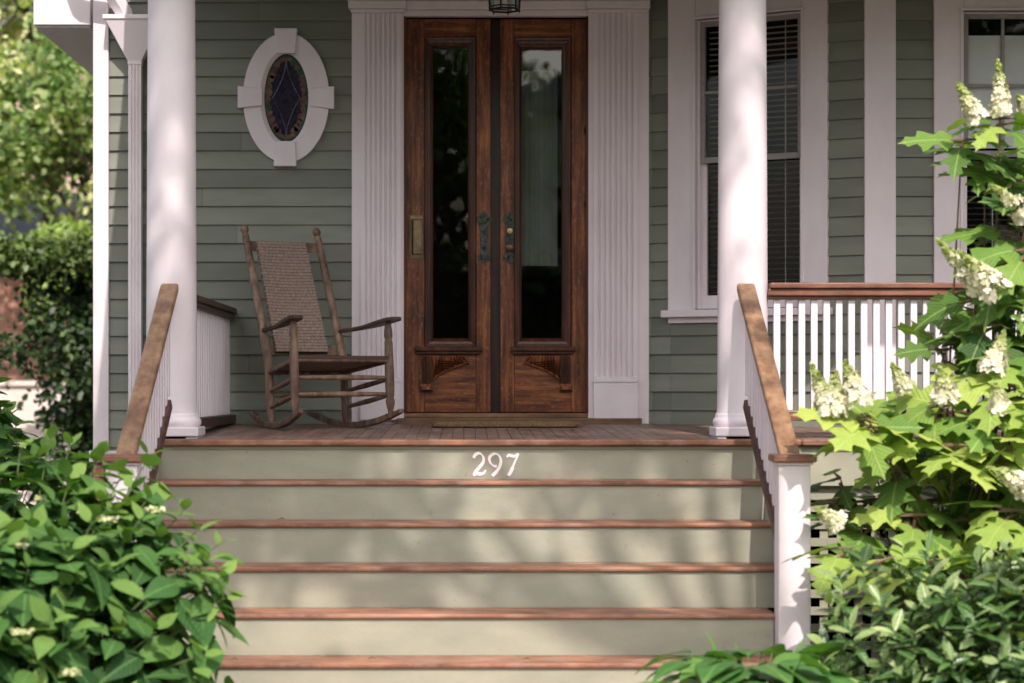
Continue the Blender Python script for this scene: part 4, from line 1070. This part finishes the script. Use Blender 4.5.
keep = ((gap < 1.2) | (RNG.random(len(pts)) < .3)) & ((hpx > edge) | (RNG.random(len(pts)) < .04)); pts = pts[keep]
nt_ = RNG.random(8000); top = np.stack([RNG.uniform(-4.35, -2.6, 8000), RNG.uniform(20, 20.8, 8000), 1.5+RNG.normal(size=8000)*.07], 1)
leaf_blob(hd, 'leaves', LM['hedge'], pts, RNG.uniform(.05, .1, len(pts)), np.clip(.35+RNG.normal(size=len(pts))*.25, 0, 1))
leaf_blob(hd, 'top_growth', LM['hedge'], top, RNG.uniform(.05, .09, 8000), np.clip(.85+RNG.normal(size=8000)*.15, 0, 1))
mb = MB(); mb.box(-3.7, -2.7, 20.6, 21.1, GZ, 1.25); mb.build('dark_core', simple('dark_core_fill', (.02,.018,.012), .95, spec=.1), hd)  # solid dark box filling the inside of the hedge
gw = MB(); gw.box(-7.6, -4.6, 26.0, 26.2, GZ, .30); gw.box(-7.65, -4.55, 25.96, 26.24, .301, .36); tag(gw.build('garden_wall', paint('pale_pink_wall', (.75,.62,.58), (.85,.74,.70), .8, 3), bevel=.01), 'pale pinkish garden wall glimpsed low behind the hedge at far left', 'wall')
h2 = thing('light_shrub', 'pale yellow-green shrub row beyond the dark hedge', 'shrub', (-7, 24, GZ))
n = 14000; x = RNG.uniform(-8, -3.6, n); ang = RNG.random(n)*math.pi; pts = np.stack([x, 24+np.cos(ang)*.7, 1.0+.88*np.sin(ang)+.12*np.sin(x*4)+RNG.normal(size=n)*.05], 1)
keep = (pts[:, 2] > 1.72+.05*RNG.normal(size=n)) | (pts[:, 0]*F/pts[:, 1]+PX > 26); pts = pts[keep]; n = len(pts); leaf_blob(h2, 'leaves', LM['hedge_light'], pts, RNG.uniform(.06, .11, n), np.clip(.6+RNG.normal(size=n)*.25, 0, 1))
# neighbour house
nb = thing('neighbouring_house', 'blurred red brick house with grey slate roof seen beyond the hedge', 'house', (-10, 36, GZ))
mb = MB(); mb.box(-17, -5.9, 34, 44, GZ, 1.1); mb.build('wall', M['brick'], nb)
mb = MB(); mb.prism([(33.4, 1.06), (33.4, 1.14), (38.5, 3.5), (44, 1.14), (44, 1.06)], -17.5, -5.6, lambda p, t: (t, p[0], p[1])); mb.build('roof', M['tile'], nb)
mb = MB(); mb.box(-17.5, -5.6, 33.2, 33.38, .98, 1.13); mb.build('gutter', M['white'], nb)
mb = MB(); mb.box(-8.4, -7.3, 33.93, 34.0, -.5, .6); wv = mb.build('window', M['white'], nb)
mb = MB(); mb.box(-8.3, -7.4, 33.9, 33.928, -.4, .5); mb.build('pane', M['dark'], wv)
nb2 = thing('neighbouring_house', 'tall pale brick house with slate roof glimpsed through the far trees', 'house', (-14, 50, GZ))
mb = MB(); mb.box(-22, -6.6, 50, 60, GZ, 8.5); mb.build('wall', paint('pale_brick', (.62,.42,.38), (.74,.54,.5), .9, 3), nb2)
mb = MB(); mb.prism([(-22.5, 8.5), (-6.2, 8.5), (-14, 13)], 49.6, 60, lambda p, t: (p[0], t, p[1])); mb.build('roof', M['roof'], nb2)
sh = thing('garden_shed', 'low structure with slate roof and brick wall just above the hedge line', 'shed', (-6.5, 30, GZ))
mb = MB(); mb.box(-6.6, -3.8, 29, 32, GZ, 2.0); mb.build('wall', M['brick'], sh)
mb = MB(); mb.prism([(28.7, 2.0), (28.7, 2.1), (30.5, 3.0), (32.3, 2.1), (32.3, 2.0)], -6.9, -3.5, lambda p, t: (t, p[0], p[1])); mb.build('roof', M['roof'], sh)

def tree(name, label, base, height, crown_c, crown_r, nclump, per, lsize, mat, tone=.5, grp=None, trunk_r=.18, nl=7, clump_r=.5, shell=.45):
    t = thing(name, label, 'tree', base, grp); b = Vector(base); c = np.array(crown_c, float); r = np.array(crown_r, float)
    fork = Vector((b.x+(c[0]-b.x)*.3, b.y+(c[1]-b.y)*.3, b.z+(c[2]-r[2]*.6-b.z)*.75))
    m = MB(); m.tube([b, b.lerp(fork, .3)+Vector((.05, 0, 0)), b.lerp(fork, .7), fork], [trunk_r*1.35, trunk_r, trunk_r*.85, trunk_r*.75], 12); m.build('trunk', M['bark'], t, smooth=True)
    v = rdir(nclump); cl = c+v*r*(RNG.random(nclump)**shell)[:, None]
    m = MB()
    for i in range(nl):
        e = Vector(cl[i]); mid = fork.lerp(e, .5)+Vector((0, 0, .3)); m.tube([fork, fork.lerp(mid, .5)+Vector((0, 0, .1)), mid, e], [trunk_r*.5, trunk_r*.35, trunk_r*.22, .02], 7)
        for j in range(5):
            e2 = Vector(cl[(i*5+j*11+nl) % nclump]); m.tube([mid, mid.lerp(e2, .5)+Vector((0, 0, .1)), e2], [trunk_r*.2, trunk_r*.12, .01], 5)
    m.build('limbs', M['bark'], t, smooth=True)
    pts = (cl[:, None, :]+RNG.normal(size=(nclump, per, 3))*clump_r*np.array([1, 1, .6])).reshape(-1, 3)
    tn = np.repeat(RNG.normal(size=nclump)*.22+tone, per)+RNG.normal(size=nclump*per)*.18+np.tile(0, nclump*per)
    leaf_blob(t, 'crown', mat, pts, RNG.uniform(.7, 1.3, len(pts))*lsize, np.clip(tn, 0, 1)); return t
tree('maple_tree', 'leafy tree with pale yellow-green foliage behind the hedge at upper left', (-4.9, 27, GZ), 9, (-5.6, 27, 5.9), (3.4, 2.2, 3.5), 420, 90, .10, LM['tree'], .72, clump_r=.22, trunk_r=.11)
tree('dogwood_tree', 'darker branching tree leaning over the hedge near the house corner', (-3.9, 25, GZ), 5, (-4.4, 25, 3.25), (1.7, .9, 1.15), 95, 90, .10, LM['tree'], .5, clump_r=.20, trunk_r=.06)

# trees and house across the street (give the glass something to mirror), shade tree over the path
tree('street_tree', 'big street tree on the near verge across from the left column', (-3.5, -19, GZ), 12, (-3.2, -19, 6.5), (4.2, 3.5, 4.2), 150, 90, .22, LM['tree_d'], .5, clump_r=.55, trunk_r=.3)
tree('street_tree', 'street tree on the far verge right of the front path', (9.5, -21, GZ), 12, (9.5, -21, 6), (3.8, 3.2, 3.6), 120, 90, .22, LM['tree_d'], .5, clump_r=.55, trunk_r=.3)
tree('street_tree', 'street tree on the far verge well left of the front path', (-14, -21, GZ), 12, (-14, -21, 6), (4.5, 3.5, 4.2), 120, 90, .22, LM['tree_d'], .5, clump_r=.55, trunk_r=.3)
oh2 = thing('hedge', 'added hedge across the street that keeps the door reflection dark', 'hedge', (0, -18, GZ))  # hedge added so the door glass mirrors something dark low down
mb = MB(); mb.box(-22, 24, -18.1, -17.95, GZ, 2.7); mb.build('dark_core', simple('dark_core_slab', (.01,.012,.008), .95, spec=.1), oh2)  # solid dark slab added to close bright gaps in the mirrored hedge
n = 16000; leaf_blob(oh2, 'leaves', LM['tree_d'], np.stack([RNG.uniform(-22, 24, n), -18+RNG.normal(size=n)*.35, GZ+4.3*RNG.random(n)**.8], 1), RNG.uniform(.15, .3, n), RNG.uniform(0, .8, n))
tree('street_tree', 'slender street tree directly across the street from the doors', (-1.6, -21, GZ), 12, (-1.0, -21, 5.6), (2.4, 2.0, 3.2), 110, 90, .2, LM['tree_d'], .6, clump_r=.5, trunk_r=.2)
oph = thing('opposite_house', 'grey clapboard house across the street facing the porch', 'house', (5, -30, GZ))
mb = MB(); mb.box(1.2, 13, -38, -30, GZ, 7.5); mb.build('wall', simple('grey_wall', (.45,.47,.45), .8, var=.1), oph)
mb = MB(); mb.prism([(.6, 7.5), (13.6, 7.5), (7.1, 11)], -38.5, -29.5, lambda p, t: (p[0], t, p[1])); mb.build('roof', M['roof'], oph)
for q in (2.2, 5.5, 9.0):
    mb = MB(); mb.box(q, q+1.2, -29.99, -29.94, 3.8, 5.6); wv = mb.build('window', M['white'], oph); mb = MB(); mb.box(q+.1, q+1.1, -29.93, -29.92, 3.9, 5.5); mb.build('pane', M['dark'], wv)

# ------------------------------------------------------------------ sun, sky
AZ, EL = R(6.5), R(49)
S = Vector((math.sin(AZ)*math.cos(EL), -math.cos(AZ)*math.cos(EL), math.sin(EL)))
sd = bpy.data.lights.new('sun', 'SUN'); sd.energy = 4.9; sd.angle = R(.5); sd.color = (1.0, .91, .84)
so = bpy.data.objects.new('sun', sd); col.objects.link(so); so.rotation_euler = S.to_track_quat('Z', 'Y').to_euler(); so.location = (3, -5, 12)
w = bpy.data.worlds.new('World'); scene.world = w; w.use_nodes = True; nt = w.node_tree
bg = nt.nodes['Background']; sky = nt.nodes.new('ShaderNodeTexSky'); sky.sky_type = 'NISHITA'; sky.sun_disc = False
sky.sun_elevation = EL; sky.sun_rotation = math.atan2(S.x, S.y); sky.air_density = 1.4; sky.dust_density = 4.0; sky.ozone_density = .8
hs = nt.nodes.new('ShaderNodeHueSaturation'); hs.inputs['Saturation'].default_value = .55; nt.links.new(sky.outputs[0], hs.inputs['Color']); nt.links.new(hs.outputs[0], bg.inputs['Color']); bg.inputs['Strength'].default_value = .235

# shade tree: crown over the front garden, out of the frame
stt = thing('shade_tree', 'tall shade tree in the front garden casting dappled shadow on the steps', 'tree', (5.6, 1.5, GZ))
Sn = np.array(S); cl = []
def shade_prob(x, z):
    return 1
for i in range(6000):
    if len(cl) >= 120: break
    tx = RNG.uniform(-4.2, 1.75); tz = RNG.uniform(-1.3, 2.7)
    if tz < .75: p = .8 if tx < -1.0 else .55 if tx < -.35 else .3 if tx < .2 else .10 if tx < 1.25 else 0
    elif abs(tx-.0) < 1.15: p = .95
    elif tx < -1.9: p = .6
    else: p = .34 if tx < 0 else .12
    if RNG.random() > p: continue
    cl.append(np.array([tx, 11.0, tz])+Sn*RNG.uniform(10.5, 14.5))
cl = np.array(cl)
m = MB(); fork = Vector((5.2, 2.2, 4.5)); m.tube([Vector((5.6, 1.5, GZ)), Vector((5.5, 1.7, 1.5)), fork], [.32, .24, .2], 12); m.build('trunk', M['bark'], stt, smooth=True)
m = MB(); cc = Vector(cl.mean(0)); hub = fork.lerp(cc, .5); m.tube([fork, fork.lerp(hub, .5)+Vector((0, 0, .4)), hub], [.17, .12, .09], 8)
for i in range(0, len(cl), 6): e = Vector(cl[i]); m.tube([hub, hub.lerp(e, .5)+Vector((0, 0, .35)), e], [.05, .03, .01], 6)
m.build('limbs', M['bark'], stt, smooth=True)
per = 105; pts = (cl[:, None, :]+RNG.normal(size=(len(cl), per, 3))*.23).reshape(-1, 3)
leaf_blob(stt, 'crown', LM['tree_d'], pts, RNG.uniform(.1, .2, len(pts)), RNG.uniform(.2, .8, len(pts)))

# ------------------------------------------------------------------ fallen leaves on the treads
for i, (px, k, dy, lab) in enumerate(((235, 5, .02, 'small brown dead leaf at the left of the lowest visible tread'), (372, 5, .05, 'thin curled dead leaf lying on the lowest visible tread'), (527, 5, .03, 'curled dry leaf near the middle of the lowest visible tread'), (282, 2, .06, 'dark crumb of leaf litter on the second tread at left'))):
    y = 11.2-T*k+dy; z = -H*k+.002; x = (px-PX)*y/F
    m = MB(); m.tube([(x-.02, y, z+.004), (x, y+.004, z+.012), (x+.018, y-.003, z+.005)], [.003, .010, .002], 6, .4)
    tag(m.build('fallen_leaf', simple('dry_leaf', (.16,.08,.05), .8)), lab, 'leaf', 'dead leaves on the steps')

# ------------------------------------------------------------------ camera
cd = bpy.data.cameras.new('camera'); cam_o = bpy.data.objects.new('camera', cd); col.objects.link(cam_o)
cam_o.location = (0, 0, EZ); cam_o.rotation_euler = (R(90), 0, 0)
cd.sensor_width = 36; cd.lens = F/1024*36; cd.shift_x = (512-PX)/1024; cd.shift_y = (PY-341.5)/1024
cd.clip_end = 1000; cd.dof.use_dof = True; cd.dof.focus_distance = 12.2; cd.dof.aperture_fstop = 1.8
scene.camera = cam_o
scene.view_settings.view_transform = 'Standard'; scene.view_settings.look = 'None'; scene.view_settings.exposure = 0
